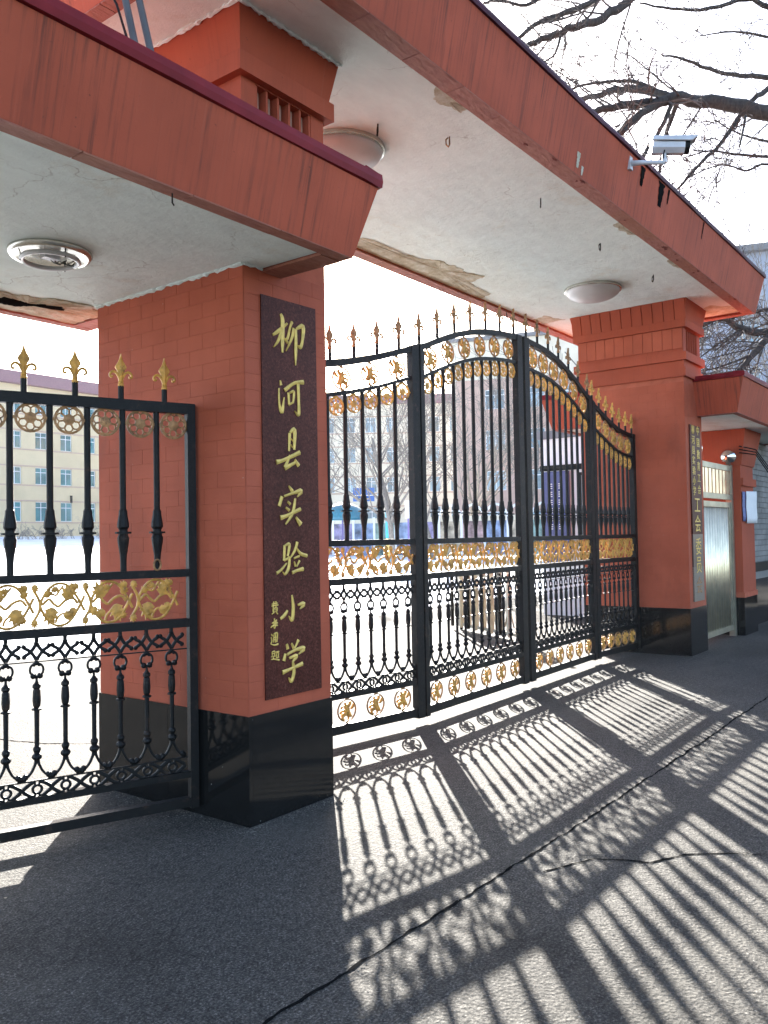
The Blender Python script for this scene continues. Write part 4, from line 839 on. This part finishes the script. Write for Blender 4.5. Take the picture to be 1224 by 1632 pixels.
bm = BM(); bx(bm, 0, 0.42, -0.0205, -0.001, 0.45, 0.879); obj('board', bm, simple('grey_granite', (0.075, 0.048, 0.042), 0.35, 0, 0.3, 60), t)
bm = BM(); bx(bm, 0.0, 0.42, -0.021, -0.001, 0.0, 0.449); obj('board', bm, simple('bleached_granite', (0.17, 0.135, 0.105), 0.45, 0, 0.3, 60), t)
def put_text(s, size, x, z, m, sx_=1.0):
    o = obj('character', text_mesh(s, size, m), m, t, (x, -0.022, z), (pi/2, 0, 0)); o.scale = (sx_, 1, 1)
for k, c in enumerate('柳河县实验小学'): put_text(c, 0.125, 0.11, 2.25-k*0.135, M['leaf_gold'])
for k, c in enumerate('中国教育工会'): put_text(c, 0.13, 0.31, 2.25-k*0.158, M['leaf_gold'])
for k, (c, mm) in enumerate((('工', 'leaf_gold'), ('会', 'leaf_gold'), ('委', 'leaf_gold'), ('员', 'leaf_gold'), ('会', 'gold_dark'))): put_text(c, 0.24, 0.21, (1.25, 1.00, 0.70, 0.46, 0.19)[k], M[mm])

# ------------------------------------------------------------------ stainless door between farther pillar and small pillar
t = thing('steel_door', 'shiny stainless steel slatted door between two red pillars', 'door', (8.50, 0.10, 0))
def sx2(name, x0, x1, y0, y1, z0, z1, m='steel'):
    bm = BM(); bx(bm, x0, x1, y0, y1, z0, z1); return obj(name, bm, M[m], t)
sx2('post', 0.0, 0.09, 0, 0.09, 0, 2.62, 'steel_dull'); sx2('post', 1.72, 1.81, 0, 0.09, 0, 2.62, 'steel_dull')
sx2('frame_rail', 0.091, 1.719, 0.01, 0.08, 2.52, 2.60, 'steel_dull'); sx2('frame_rail', 0.091, 1.719, 0.01, 0.08, 2.08, 2.16, 'steel_dull'); 
for x in [0.14+i*0.175 for i in range(9)]: sx2('slat', x, x+0.125, 0.025, 0.06, 2.165, 2.515)
sx2('frame_rail', 0.10, 1.70, 0.015, 0.075, 1.96, 2.04, 'steel_dull'); sx2('frame_rail', 0.10, 1.70, 0.015, 0.075, 0.10, 0.18, 'steel_dull'); sx2('stile', 0.10, 0.16, 0.014, 0.076, 0.185, 1.955, 'steel_dull'); sx2('stile', 1.64, 1.70, 0.014, 0.076, 0.185, 1.955, 'steel_dull')
for i in range(12):
    bm = BM(); x = 0.165+i*0.122; lathe(bm, [(1, 0.185), (1, 1.0), (1, 1.955)], n=20); bm.transform(Matrix.Translation((x+0.052, 0.045, 0)) @ Matrix.Diagonal((0.054, 0.026, 1, 1))); obj('slat', bm, M['steel'], t, smooth=True)
bm = BM(); tube(bm, [(0.04, -0.02, 0.05), (0.045, -0.03, 0.28), (0.05, -0.02, 0.30)], 0.008, 6); obj('drop_bolt', bm, M['dark'], t)
for x in (0.045, 1.765):
    bm = BM(); bmesh.ops.create_uvsphere(bm, u_segments=24, v_segments=14, radius=0.125); obj('chrome_ball', bm, M['chrome'], t, (x, 0.045, 2.75), smooth=True)
bm = BM(); r = random.Random(4)
for k in range(3): tube(bm, [(10.25, -0.02, 2.9-0.05*k), (10.5, -0.2, 2.85-0.04*k), (11.0, -0.3, 2.55-0.05*k), (11.7, -0.4, 2.42+0.02*k), (12.6, -0.5, 2.62+0.03*k), (14.0, -0.6, 2.9)], 0.009, 6)
tag(obj('hanging_cable', bm, M['dark'], smooth=True), 'black cables sagging between small red pillar and grey brick wall', 'cable')
def sheet(name, x0, z0, wd, ht, curl, m, label, y=-0.016):
    bm = BM(); n = 8; P = []
    for i in range(n+1):
        u = i/n; P.append([bm.verts.new((x0+wd*u, y-curl*(u**2)-0.004*sin(v_*9), z0+ht*v_)) for v_ in [j/6 for j in range(7)]])
    for i in range(n):
        for j in range(6): bm.faces.new((P[i][j], P[i+1][j], P[i+1][j+1], P[i][j+1]))
    o = obj(name, bm, M[m], smooth=True); md = o.modifiers.new('thickness', 'SOLIDIFY'); md.thickness = 0.002
    return tag(o, label, 'notice')
sheet('notice_sheet', 10.55, 1.72, 0.30, 0.50, 0.08, 'paper', 'curling white paper notice on the small red pillar', -0.03)
sheet('notice_sheet', 10.38, 1.75, 0.18, 0.46, 0.0, 'paper_blue', 'blue printed sheet under the curling white notice')

# ------------------------------------------------------------------ grey brick wall beyond the small pillar
t = thing('brick_wall', 'grey painted brick wall beyond the small red pillar', 'wall', (11.12, 0.25, 0))
bm = BM(); bx(bm, 0, 6, 0.012, 0.3, 0, 3.15); obj('core', bm, M['grey_mortar'], t)
h = 0.1; 
for r_ in range(22):
    z = 1.06+(r_+0.5)*0.0945; off = 0.14 if r_ % 2 else 0
    for i in range(11):
        put_tile('brick', tile_mesh(0.272, 0.086, 0.016, M['grey_brick'], 'brick'), t, (0.14+i*0.281+off, 0.016, z), '-y', 0.002)
bm = BM(); bx(bm, 0, 6, -0.03, 0.011, 0.90, 1.05); obj('string_course', bm, M['dark'], t)
bm = BM(); bx(bm, 0, 6, -0.04, 0.011, 0.78, 0.899); obj('plinth_cap', bm, M['grey_brick'], t)
bm = BM(); bx(bm, 0, 6, -0.02, 0.011, 0, 0.779); obj('plinth', bm, M['granite'], t)

# ------------------------------------------------------------------ guard house behind the farther pillar
t = thing('guard_house', 'white tiled guard house just inside the gate behind the farther pillar', 'building', (12.1, 4.25, 0), -pi/2)
bm = BM(); bx(bm, 0, 1.75, 0, 3.5, 0, 3.5); obj('wall', bm, M['white'], t)
bm = BM(); bx(bm, -0.05, 1.8, -0.05, 3.55, 3.501, 3.66); obj('roof', bm, M['grey_roof'], t)
bm = BM(); bx(bm, 0.0, 1.75, -0.04, -0.002, 2.86, 2.97); obj('lintel_band', bm, M['dark'], t)
bm = BM()
for a, b, c, d in ((0, 0.06, 1.0, 2.8), (0.74, 0.8, 1.0, 2.8), (0.061, 0.739, 1.0, 1.06), (0.061, 0.739, 2.74, 2.8), (0.37, 0.42, 1.061, 2.739)): bx(bm, 0.80+a, 0.80+b, -0.03, -0.003, c, d)
wf = obj('window', bm, M['dark'], t); bm = BM(); bx(bm, 0.86, 1.54, -0.012, -0.004, 1.06, 2.74); obj('pane', bm, M['pane_grey'], wf)
t = thing('vertical_sign', 'blue upright sign with white characters on the guard house', 'sign', (12.05, 4.17, 0), -pi/2)
bm = BM(); bx(bm, 0.0, 0.56, -0.06, -0.004, 1.0, 2.84); obj('board', bm, M['sign_blue'], t)
r = random.Random(12)
for c_ in range(2):
    for k in range(6):
        bm = BM(); x = 0.17+0.22*c_; z = 2.55-k*0.16
        for q in range(3): bx(bm, x-0.045, x+0.045, -0.064, -0.0605, z-0.05+q*0.042, z-0.035+q*0.042)
        xx = x+r.uniform(-0.02, 0.02); bx(bm, xx-0.008, xx+0.008, -0.0668, -0.0645, z-0.055, z+0.055); obj('character', bm, M['paper'], t)

# ------------------------------------------------------------------ folding barrier inside the yard
t = thing('folding_barrier', 'beige retractable folding barrier standing in the yard behind the gate', 'barrier', (8.05, 2.62, 0), atan2(1.74, 1.05))
def rb(name, x0, x1, y0, y1, z0, z1, m='beige'):
    bm = BM(); bx(bm, x0, x1, y0, y1, z0, z1); return obj(name, bm, M[m], t)
ups = [0.02, 0.30, 0.58, 0.84, 1.10, 1.36, 1.62, 1.90]
for i, x in enumerate(ups):
    wd = 0.10 if i in (7, 3) else 0.055
    o = rb('upright', x, x+wd, -0.03, 0.03, 0.06, 1.08, 'beige'); rb('upright', x+wd+0.012, x+wd+0.045, 0.10, 0.15, 0.06, 1.02, 'dark' if i % 2 else 'beige')
rb('top_rail', 0, 2.05, -0.012, 0.012, 0.92, 0.96); rb('bottom_rail', 0, 2.05, -0.012, 0.012, 0.06, 0.11)
for i in range(7):
    bm = BM(); tube(bm, [(ups[i]+0.05, 0.06, 0.2), (ups[i+1], 0.06, 0.75)], 0.012, 6); tube(bm, [(ups[i]+0.05, 0.085, 0.75), (ups[i+1], 0.085, 0.2)], 0.012, 6); obj('scissor_bar', bm, M['beige'], t)
for x in (0.05, 1.0, 1.95):
    bm = BM(); lathe(bm, [(0.03, -0.02), (0.03, 0.02)], n=14); bm.transform(Matrix.Translation((x, 0, 0.031)) @ Matrix.Rotation(pi/2, 4, 'X')); obj('wheel', bm, M['dark'], t)

# ------------------------------------------------------------------ buildings across the yard
def win_mesh(wd, ht, key):
    def b(bm):
        f = 0.06
        for x0, x1, z0, z1 in ((0, f, 0, ht), (wd-f, wd, 0, ht), (f, wd-f, 0, f), (f, wd-f, ht-f, ht), (wd/2-f/2, wd/2+f/2, f, ht-f), (f, wd/2-f/2, ht*0.70, ht*0.70+f), (wd/2+f/2, wd-f, ht*0.70, ht*0.70+f)): bx(bm, x0, x1, 0, 0.06, z0, z1)
    return cached(('window', round(wd, 2), round(ht, 2), key), b, M['frame'])
def pane_mesh(wd, ht, m):
    return cached(('pane', round(wd, 2), round(ht, 2), m.name), lambda bm: bx(bm, 0.03, wd-0.03, 0.02, 0.035, 0.03, ht-0.03), m)
def facade(t, mtx, L, H, cols, rows, wm, pm, band=None, z0=0.0):
    """front wall with real openings: cols [(x0, width)], rows [(z0, height)]; outside is local -y"""
    bm = BM(); th = 0.35; zs = [z0]+[v for r_ in rows for v in (r_[0], r_[0]+r_[1])]+[H]
    for i in range(0, len(zs), 2):
        if zs[i+1]-zs[i] > 0.01: bx(bm, 0, L, 0, th, zs[i], zs[i+1])
    for (rz_, rh) in rows:
        xs_ = [0]+[v for c in cols for v in (c[0], c[0]+c[1])]+[L]
        for i in range(0, len(xs_), 2):
            if xs_[i+1]-xs_[i] > 0.01: bx(bm, xs_[i], xs_[i+1], 0, th, rz_, rz_+rh)
    bm.transform(mtx); obj('wall', bm, wm, t)
    for rz_, rh in rows:
        for cx, cw in cols:
            o = inst('window', win_mesh(cw, rh, 'w'), t, (0, 0, 0)); o.matrix_local = mtx @ Matrix.Translation((cx, 0.12, rz_))
            p_ = inst('pane', pane_mesh(cw, rh, pm), o, (0, 0, 0))
        if band:
            for k, dz in enumerate((-0.16, rh+0.04)):
                bm = BM(); bx(bm, -0.02, L+0.02, -0.05, -0.002, rz_+dz, rz_+dz+0.12); bm.transform(mtx); obj('string_course', bm, M[band], t)
I4 = Matrix.Identity(4)
# long cream teaching block
t = thing('teaching_block', 'long cream teaching block with cyan windows and purple roof edge', 'building', (26.0, 70.8, 2.2))
cols = [(1.1+i*2.62, 1.22) for i in range(14)]; rows = [(1.45, 1.85), (4.95, 1.6), (8.3, 1.6), (11.6, 1.6)]
facade(t, I4, 39.0, 14.2, cols, rows, M['cream'], M['pane'], 'band')
bm = BM(); bx(bm, 0, 39, 0.36, 12, 0, 14.2); obj('rear_wing', bm, M['cream'], t)
bm = BM(); frustum(bm, (-0.7, 39.7, -0.7, 12.7), 14.21, (-0.3, 39.3, -0.3, 12.3), 15.4); obj('roof', bm, M['purple_roof'], t)
bm = BM(); tube(bm, [(17.9, -0.08, 4.0), (17.9, -0.08, 3.3)], 0.12, 6); obj('wall_lamp', bm, M['dark'], t)
# wing facing the gate
t = thing('school_wing', 'grey cream school wing facing the gate behind bare trees', 'building', (61.2, 60.3, 2.2), radians(-52.8))
cols = [(0.9+i*2.25, 1.15) for i in range(11)]; rows = [(0.9, 1.7), (4.2, 1.6), (7.4, 1.6), (10.6, 1.6)]
facade(t, I4, 27.0, 13.6, cols, rows, M['cream_grey'], M['pane_grey'], 'band')
bm = BM(); bx(bm, 0, 27, 0.36, 10, 0, 13.6); obj('rear_wing', bm, M['cream_grey'], t)
bm = BM(); frustum(bm, (-0.5, 27.5, -0.5, 10.5), 13.61, (-0.2, 27.2, -0.2, 10.2), 14.6); obj('roof', bm, M['purple_roof'], t)
# brick block with its corner towards the gate
t = thing('brick_block', 'tall pinkish brick apartment block with pale top storey behind the gate', 'building', (51.7, 31.6, 0.9), radians(-70))
cols = [(2.6+i*3.0, 1.5) for i in range(7)]; rows = [(1.0, 1.5), (4.1, 1.5), (7.2, 1.5), (10.3, 1.5)]
facade(t, I4, 24, 12.6, cols, rows, M['brickpink'], M['pane_grey'])
facade(t, Matrix.Rotation(-pi/2, 4, 'Z') @ Matrix.Translation((-14, 0, 0)), 14, 12.6, [(3, 1.4), (8, 1.4)], rows, M['cream_grey'], M['pane_grey'])
bm = BM(); bx(bm, 0.36, 23.9, 0.36, 13.9, 0, 12.6); obj('rear_wing', bm, M['brickpink'], t)
bm = BM(); bx(bm, -0.06, 24, -0.06, 14, 12.61, 15.6); obj('top_storey', bm, M['cream_grey'], t)
bm = BM(); bx(bm, -0.3, 24.3, -0.3, 14.3, 15.61, 15.9); obj('roof', bm, M['grey_roof'], t)
# apartment block over the right-hand canopy
t = thing('apartment_block', 'blue grey apartment block above the low canopy by the steel door', 'building', (48.9, 14.6, 0), radians(-72))
cols = [(1.4+i*3.1, 1.45) for i in range(7)]; rows = [(1.0+i*3.0, 1.45) for i in range(6)]
facade(t, I4, 24, 18.4, cols, rows, M['bluegrey'], M['pane_grey'])
bm = BM(); bx(bm, 0, 24, 0.36, 11, 0, 18.4); obj('rear_wing', bm, M['bluegrey'], t)
bm = BM(); bx(bm, -0.5, 24.5, -0.5, 11.5, 18.41, 18.8); obj('roof', bm, M['grey_roof'], t)

# ------------------------------------------------------------------ mural wall and play things in the yard
t = thing('mural_wall', 'low painted mural wall with blue violet and sand panels across the yard', 'wall', (29.6, 27.6, tz(30, 26)-0.1), atan2(13.2-27.6, 33.9-29.6))
LL = hypot(33.9-29.6, 13.2-27.6); keys = ['mural_sand', 'mural_pink', 'mural_violet', 'mural_blue', 'mural_green', 'mural_blue', 'mural_violet', 'mural_sand', 'mural_pink', 'mural_blue', 'mural_sand', 'mural_green', 'mural_pink']
bm = BM(); bx(bm, 0, LL, 0, 0.25, 0, 2.0); obj('core', bm, M['cream_grey'], t)
for i in range(13):
    p_ = LL/13; bm = BM(); bx(bm, i*p_+0.03, (i+1)*p_-0.03, -0.03, -0.002, 0.1, 1.75); obj('painted_panel', bm, M[keys[i]], t)
    bm = BM(); bx(bm, i*p_-0.06, i*p_+0.06, -0.05, -0.031, 0, 2.05); obj('post', bm, M['white'], t)
for i in range(7, 12):
    bm = BM(); p_ = LL/13; n = 10; tube(bm, [(i*p_+p_*k/n, -0.02, 2.1+0.45*sin(pi*k/n)) for k in range(n+1)], 0.06, 6); obj('arch', bm, M['white'], t)
gz = tz(28, 22)
t = thing('play_dome', 'teal domed play shelter in the snowy yard', 'shelter', (28.9, 23.5, tz(28.9, 23.5)))
bm = BM(); n = 14; lathe(bm, [(1.05, 1.9), (1.04, 2.0)]+[(1.04*cos(radians(a)), 2.0+0.75*sin(radians(a))) for a in range(15, 90, 15)]+[(0.02, 2.75)], n=n); obj('canopy', bm, M['teal'], t, smooth=True)
for k in range(4):
    a = pi/4+k*pi/2; bm = BM(); tube(bm, [(0.9*cos(a), 0.9*sin(a), 0), (0.9*cos(a), 0.9*sin(a), 1.95)], 0.035, 6); obj('post', bm, M['purple'], t)
t = thing('basketball_hoop', 'light blue basketball stand with dark blue backboard', 'hoop', (27.1, 19.4, tz(27, 19.4)), radians(-52))
bm = BM(); tube(bm, [(0, 0, 0), (0, 0, 2.6), (-0.35, -0.5, 3.1)], 0.13, 8); obj('pole', bm, M['sky_blue'], t)
bm = BM(); tube(bm, [(0, 0, 0.25), (0, 0, 1.1)], 0.134, 8); obj('pole_band', bm, M['yellow'], t)
bm = BM(); bx(bm, -1.55, -0.6, -0.62, -0.56, 2.75, 3.35); obj('backboard', bm, M['board_blue'], t)
bm = BM(); bx(bm, -1.55, -0.6, -0.628, -0.6205, 3.0, 3.03); bx(bm, -1.09, -1.06, -0.628, -0.6205, 2.76, 2.999); obj('board_line', bm, M['white'], t)
bm = BM(); tube(bm, [(-1.08+0.22*cos(2*pi*k/12), -0.85+0.22*sin(2*pi*k/12), 2.85) for k in range(13)], 0.015, 5); obj('rim', bm, M['yellow'], t)
t = thing('pole_sign', 'small white sign on a purple pole in the yard', 'sign', (26.0, 17.5, tz(26, 17.5)), radians(-52))
bm = BM(); tube(bm, [(0, 0, 0), (0, 0, 2.6)], 0.04, 8); obj('pole', bm, M['purple'], t)
bm = BM(); bx(bm, -0.13, 0.13, -0.05, 0.05, 2.0, 2.75); obj('panel', bm, M['white'], t)

# ------------------------------------------------------------------ trees
def grow(bm, p, d, ln, r, depth, rnd, droop, up, n=5, kids=(2, 4), minr=0.004, spread=0.7, twist=0.18):
    pts = [p.copy()]; rad = [r]; q = p.copy(); dd = d.copy(); seg = 4 if depth > 0 else 3
    for i in range(seg):
        dd = (dd+Vector((rnd.gauss(0, twist), rnd.gauss(0, twist), rnd.gauss(0, twist)*0.7+up-droop))).normalized()
        q = q+dd*(ln/seg); pts.append(q.copy()); rad.append(max(minr, r*(1-0.62*(i+1)/seg)))
    tube(bm, pts, rad, n if r > 0.02 else 3, False)
    if depth <= 0: return
    for k in range(rnd.randint(*kids)):
        t_ = rnd.uniform(0.3, 1.0); i = min(seg-1, int(t_*seg)); pp = pts[i].lerp(pts[i+1], t_*seg-i)
        side = Vector((rnd.gauss(0, 1), rnd.gauss(0, 1), rnd.gauss(0, 0.8))); base = (pts[i+1]-pts[i]).normalized()
        side = (side-base*side.dot(base)); side = side.normalized() if side.length > 1e-3 else base.orthogonal()
        grow(bm, pp, (base+side*spread*rnd.uniform(0.6, 1.3)).normalized(), ln*rnd.uniform(0.42, 0.72), max(minr, rad[i]*0.55), depth-1, rnd, droop, up, max(3, n-1), kids, minr, spread, twist)
LIMBS = {"a":[[[[14.33,-3.0,7.08],[12.7,-1.74,8.22],[11.52,-1.01,8.09],[10.52,-0.52,8.0],[10.09,0.04,8.17],[9.51,0.48,8.17],[9.15,0.78,8.07],[8.77,1.12,7.97],[8.37,1.5,7.83]],0.19,0.05],[[[9.45,0.55,8.17],[9.45,0.86,8.37],[9.4,1.26,8.53],[9.35,1.65,8.56],[9.33,2.01,8.57]],0.085,0.045],[[[9.5,0.8,8.37],[9.46,1.18,8.64],[9.29,1.72,8.74],[9.21,2.16,8.74]],0.04,0.02],[[[9.26,0.63,8.08],[8.79,0.95,7.71],[8.43,1.1,7.36]],0.075,0.05],[[[9.18,0.75,8.04],[8.72,0.87,7.7],[8.39,0.99,7.37]],0.07,0.05],[[[9.43,0.57,8.13],[9.13,0.67,7.61],[8.91,0.81,7.24],[8.76,0.86,6.97]],0.045,0.03],[[[9.49,0.5,8.13],[9.6,0.7,7.85],[9.75,0.85,7.56],[9.82,0.95,7.16]],0.05,0.03],[[[11.83,-0.98,9.22],[10.73,-0.49,8.49],[10.35,-0.3,8.17],[9.89,0.01,7.49],[9.46,0.26,7.02],[9.2,0.46,6.68]],0.06,0.02],[[[10.32,-0.27,8.16],[10.09,-0.27,7.73],[9.84,-0.26,7.31]],0.03,0.015],[[[10.89,0.47,11.64],[10.07,0.94,10.66],[9.61,1.24,10.06],[9.15,1.53,9.63],[8.7,1.81,9.38],[8.47,2.12,9.25],[8.25,2.41,9.1]],0.11,0.045],[[[10.01,1.33,10.9],[9.52,1.67,10.22],[8.98,2.08,9.86],[8.56,2.31,9.6],[8.18,2.5,9.22]],0.07,0.035],[[[9.52,1.67,10.27],[9.19,1.81,9.75],[8.83,1.97,9.52]],0.03,0.015],[[[9.03,2.31,10.39],[8.7,2.6,10.05],[8.37,2.87,10.06],[8.19,3.1,10.03]],0.04,0.02],[[[8.58,1.96,9.31],[8.44,2.01,8.93],[8.25,2.1,8.75]],0.03,0.012],[[[12.24,-1.21,9.74],[11.57,-0.68,10.04],[11.24,-0.42,10.07],[10.93,-0.17,10.15],[10.36,0.26,9.88],[9.8,0.67,9.77],[9.31,0.99,9.75]],0.07,0.015],[[[12.47,-1.15,8.9],[11.58,-0.31,9.09],[11.09,-0.0,9.02],[10.58,0.35,9.03],[10.1,0.64,9.11],[9.82,0.84,9.1]],0.06,0.015],[[[12.68,-1.13,9.65],[11.78,-0.29,9.87],[11.23,0.11,9.87],[10.65,0.55,9.68]],0.04,0.01],[[[11.42,-1.01,7.39],[10.74,-0.45,7.43],[10.22,-0.09,7.39],[9.88,0.19,7.41],[9.55,0.47,7.26]],0.035,0.01],[[[11.41,-1.02,7.7],[10.74,-0.46,7.67],[10.21,-0.1,7.74],[10.03,0.13,7.93]],0.03,0.01],[[[11.2,-1.03,7.03],[10.53,-0.5,7.23],[10.23,-0.26,7.09],[9.89,0.02,7.15],[9.51,0.37,6.93]],0.03,0.01]],"b":[[[[16.9,-1.41,6.95],[15.63,-0.2,5.99],[14.84,0.53,5.6],[14.29,0.92,5.62],[13.86,1.15,5.77],[13.52,1.44,5.63]],0.12,0.05],[[[15.63,-0.2,5.99],[14.63,0.49,5.41],[14.2,0.74,4.97],[13.77,0.99,4.54],[13.32,1.28,4.09]],0.1,0.04],[[[14.95,0.36,6.08],[14.36,0.81,5.91],[14.03,1.09,5.77]],0.05,0.02],[[[14.24,0.69,5.06],[13.84,1.06,4.86],[13.44,1.42,4.71]],0.03,0.015],[[[14.33,0.87,5.63],[13.86,1.17,5.32],[13.5,1.49,5.0]],0.03,0.015],[[[15.85,-0.18,6.43],[15.05,0.57,5.82],[14.43,1.08,5.53],[14.2,1.39,5.22]],0.03,0.012]]}
def near_tree(name, label, limbs, trunk, seed, minr, nt_):
    t = thing(name, label, 'tree', (trunk[0][0], trunk[0][1], trunk[0][2]), 0, 'bare trees by the street')
    off = Vector(trunk[0]); rnd = random.Random(seed)
    bm = BM(); tube(bm, [Vector(p)-off for p in trunk], [0.36, 0.33, 0.27, 0.22, 0.14][:len(trunk)], 12); obj('trunk', bm, M['bark'], t, smooth=True)
    tw = BM()
    for pts, r0, r1 in limbs:
        c = catmull(pts, 4); c = [(p[0]+rnd.gauss(0, r0*0.12), p[1], p[2]+rnd.gauss(0, r0*0.12)) for p in c]; m = len(c); rad = [0.85*(r0+(r1-r0)*i/(m-1)) for i in range(m)]
        bm = BM(); tube(bm, [Vector(p)-off for p in c], rad, 8 if r0 > 0.05 else 6); obj('limb', bm, M['bark'], t, smooth=True)
        ln = sum((Vector(c[i+1])-Vector(c[i])).length for i in range(m-1))
        for k in range(int(ln*nt_)+2):
            i = rnd.randrange(m//4, m-1); p = Vector(c[i]).lerp(Vector(c[i+1]), rnd.random())-off; base = (Vector(c[i+1])-Vector(c[i])).normalized()
            side = Vector((rnd.gauss(0, 1), rnd.gauss(0, 1), rnd.gauss(0, 1))); side = (side-base*side.dot(base)).normalized()
            grow(tw, p, (base*0.8+side).normalized(), rnd.uniform(0.5, 1.5), max(minr, min(0.02, rad[i]*0.3)), 2, rnd, 0.05, 0.04, 4, (2, 4), minr, 0.75)
    tag(obj('twigs', tw, M['twig'], t), kind='stuff')
    return t
near_tree('bare_tree', 'bare dark tree whose thick limb reaches over the main canopy', [l for l in LIMBS['a']], [(14.6, -3.4, -0.02), (14.5, -3.3, 2.5), (14.4, -3.2, 5.0), (14.33, -3.0, 7.08), (14.0, -2.8, 9.6)], 11, 0.005, 2.8)
t2 = near_tree('bare_tree', 'bare tree with a few dry yellow leaves beyond the low canopy', [l for l in LIMBS['b']], [(17.0, -1.6, -0.02), (16.95, -1.5, 3), (16.9, -1.41, 6.95), (17.0, -1.2, 9.0)], 21, 0.006, 4.5)
bm = BM(); rnd = random.Random(8)
for k in range(46):
    c = Vector(rnd.choice([(13.75, 2.3, 5.05), (13.9, 2.2, 5.2), (13.6, 2.5, 4.95), (14.3, 1.8, 5.4), (13.3, 2.8, 4.75)]))+Vector((rnd.gauss(0, 0.25), rnd.gauss(0, 0.25), rnd.gauss(0, 0.16)))-t2.location
    d = Vector((rnd.gauss(0, 1), rnd.gauss(0, 1), -1.2)).normalized(); s = d.orthogonal().normalized(); l = rnd.uniform(0.05, 0.09)
    bm.faces.new([bm.verts.new(p) for p in (c, c+d*l*0.5+s*l*0.25, c+d*l, c+d*l*0.5-s*l*0.25)])
tag(obj('dry_leaves', bm, M['dry_leaf'], t2), kind='stuff')
def yard_tree(x, y, label, seed, h, mat='bark_pale', lean=0.0, multi=1):
    t = thing('yard_tree', label, 'tree', (x, y, tz(x, y)), 0, 'bare trees in the school yard'); rnd = random.Random(seed)
    bm = BM(); tr = []
    for k in range(multi):
        pts = [Vector((0.1*k, 0, -0.1))]; d = Vector((rnd.uniform(-0.25, 0.25)+lean, rnd.uniform(-0.2, 0.2), 1)).normalized()
        for i in range(6): d = (d+Vector((rnd.gauss(0, 0.08), rnd.gauss(0, 0.08), 0.06))).normalized(); pts.append(pts[-1]+d*h*0.11)
        rr = [0.16-0.018*i for i in range(7)]; tube(bm, pts, [v/multi**0.4 for v in rr], 7); tr.append((pts, rr))
    obj('trunk', bm, M[mat], t, smooth=True)
    cr_ = BM()
    for pts, rr in tr:
        for k in range(9):
            i = rnd.randint(2, 5); p = pts[i].lerp(pts[i+1], rnd.random()); a = rnd.uniform(0, 2*pi)
            grow(cr_, p, Vector((cos(a), sin(a), rnd.uniform(0.7, 1.5))).normalized(), h*rnd.uniform(0.28, 0.5), rr[i]*0.5, 3, rnd, 0.0, 0.07, 5, (3, 4), 0.009, 0.6, 0.12)
    tag(obj('crown', cr_, M[mat], t), kind='stuff'); return t
for a in ((25.6, 18.0, 'forked bare yard tree behind the blue backboard', 31, 8.5, 'bark_pale', 0.1, 2), (30.0, 18.9, 'slender bare yard tree between the gate bars near the white sign', 32, 8.0), (35.2, 20.0, 'bare yard tree in front of the brick block corner', 33, 8.5, 'bark_pale', 0, 2),
          (33.9, 16.4, 'bare yard tree nearest the guard house', 34, 9.0), (26.5, 24.0, 'bare yard tree beside the teal dome', 35, 8.0)): yard_tree(*a)
for i, (x, y, lb) in enumerate(((22.5, 5.5, 'tall bare tree rising behind the low canopy roof, pale and dense'), (27.0, 3.2, 'tall bare tree farther right behind the low canopy roof'))):
    yard_tree(x, y, lb, 51+i, 10.5, 'bark_pale', 0, 2)
# twiggy hedge before the teaching block
for i in range(9):
    x = 33.2+i*2.1; y = 61.0+((i*37) % 5)*0.15
    t = thing('hedge_bush', ['leafless round bush in the snow before the teaching block'][0], 'bush', (x, y, tz(x, y)), 0, 'leafless bushes before the teaching block'); rnd = random.Random(70+i); bm = BM()
    for k in range(20):
        a = rnd.uniform(0, 2*pi); grow(bm, Vector((rnd.uniform(-0.9, 0.9), rnd.uniform(-0.4, 0.4), 0)), Vector((cos(a)*0.6, sin(a)*0.6, 1)).normalized(), rnd.uniform(0.5, 1.0), 0.02, 2, rnd, 0, 0.02, 4, (2, 3), 0.012)
    tag(obj('stems', bm, M['bark_pale'], t), kind='stuff')

# ------------------------------------------------------------------ thin winter haze
bm = BM(); bx(bm, -320, 320, -320, 320, -1.0, 26.0)
hm = bpy.data.materials.new('haze'); hm.use_nodes = True; hn = hm.node_tree; hn.nodes.clear()
ho = hn.nodes.new('ShaderNodeOutputMaterial'); pv = hn.nodes.new('ShaderNodeVolumePrincipled')
pv.inputs['Color'].default_value = (0.92, 0.94, 0.97, 1); pv.inputs['Density'].default_value = 0.00030; pv.inputs['Anisotropy'].default_value = 0.2
hn.links.new(pv.outputs[0], ho.inputs['Volume'])
tag(obj('haze', bm, hm), kind='stuff')
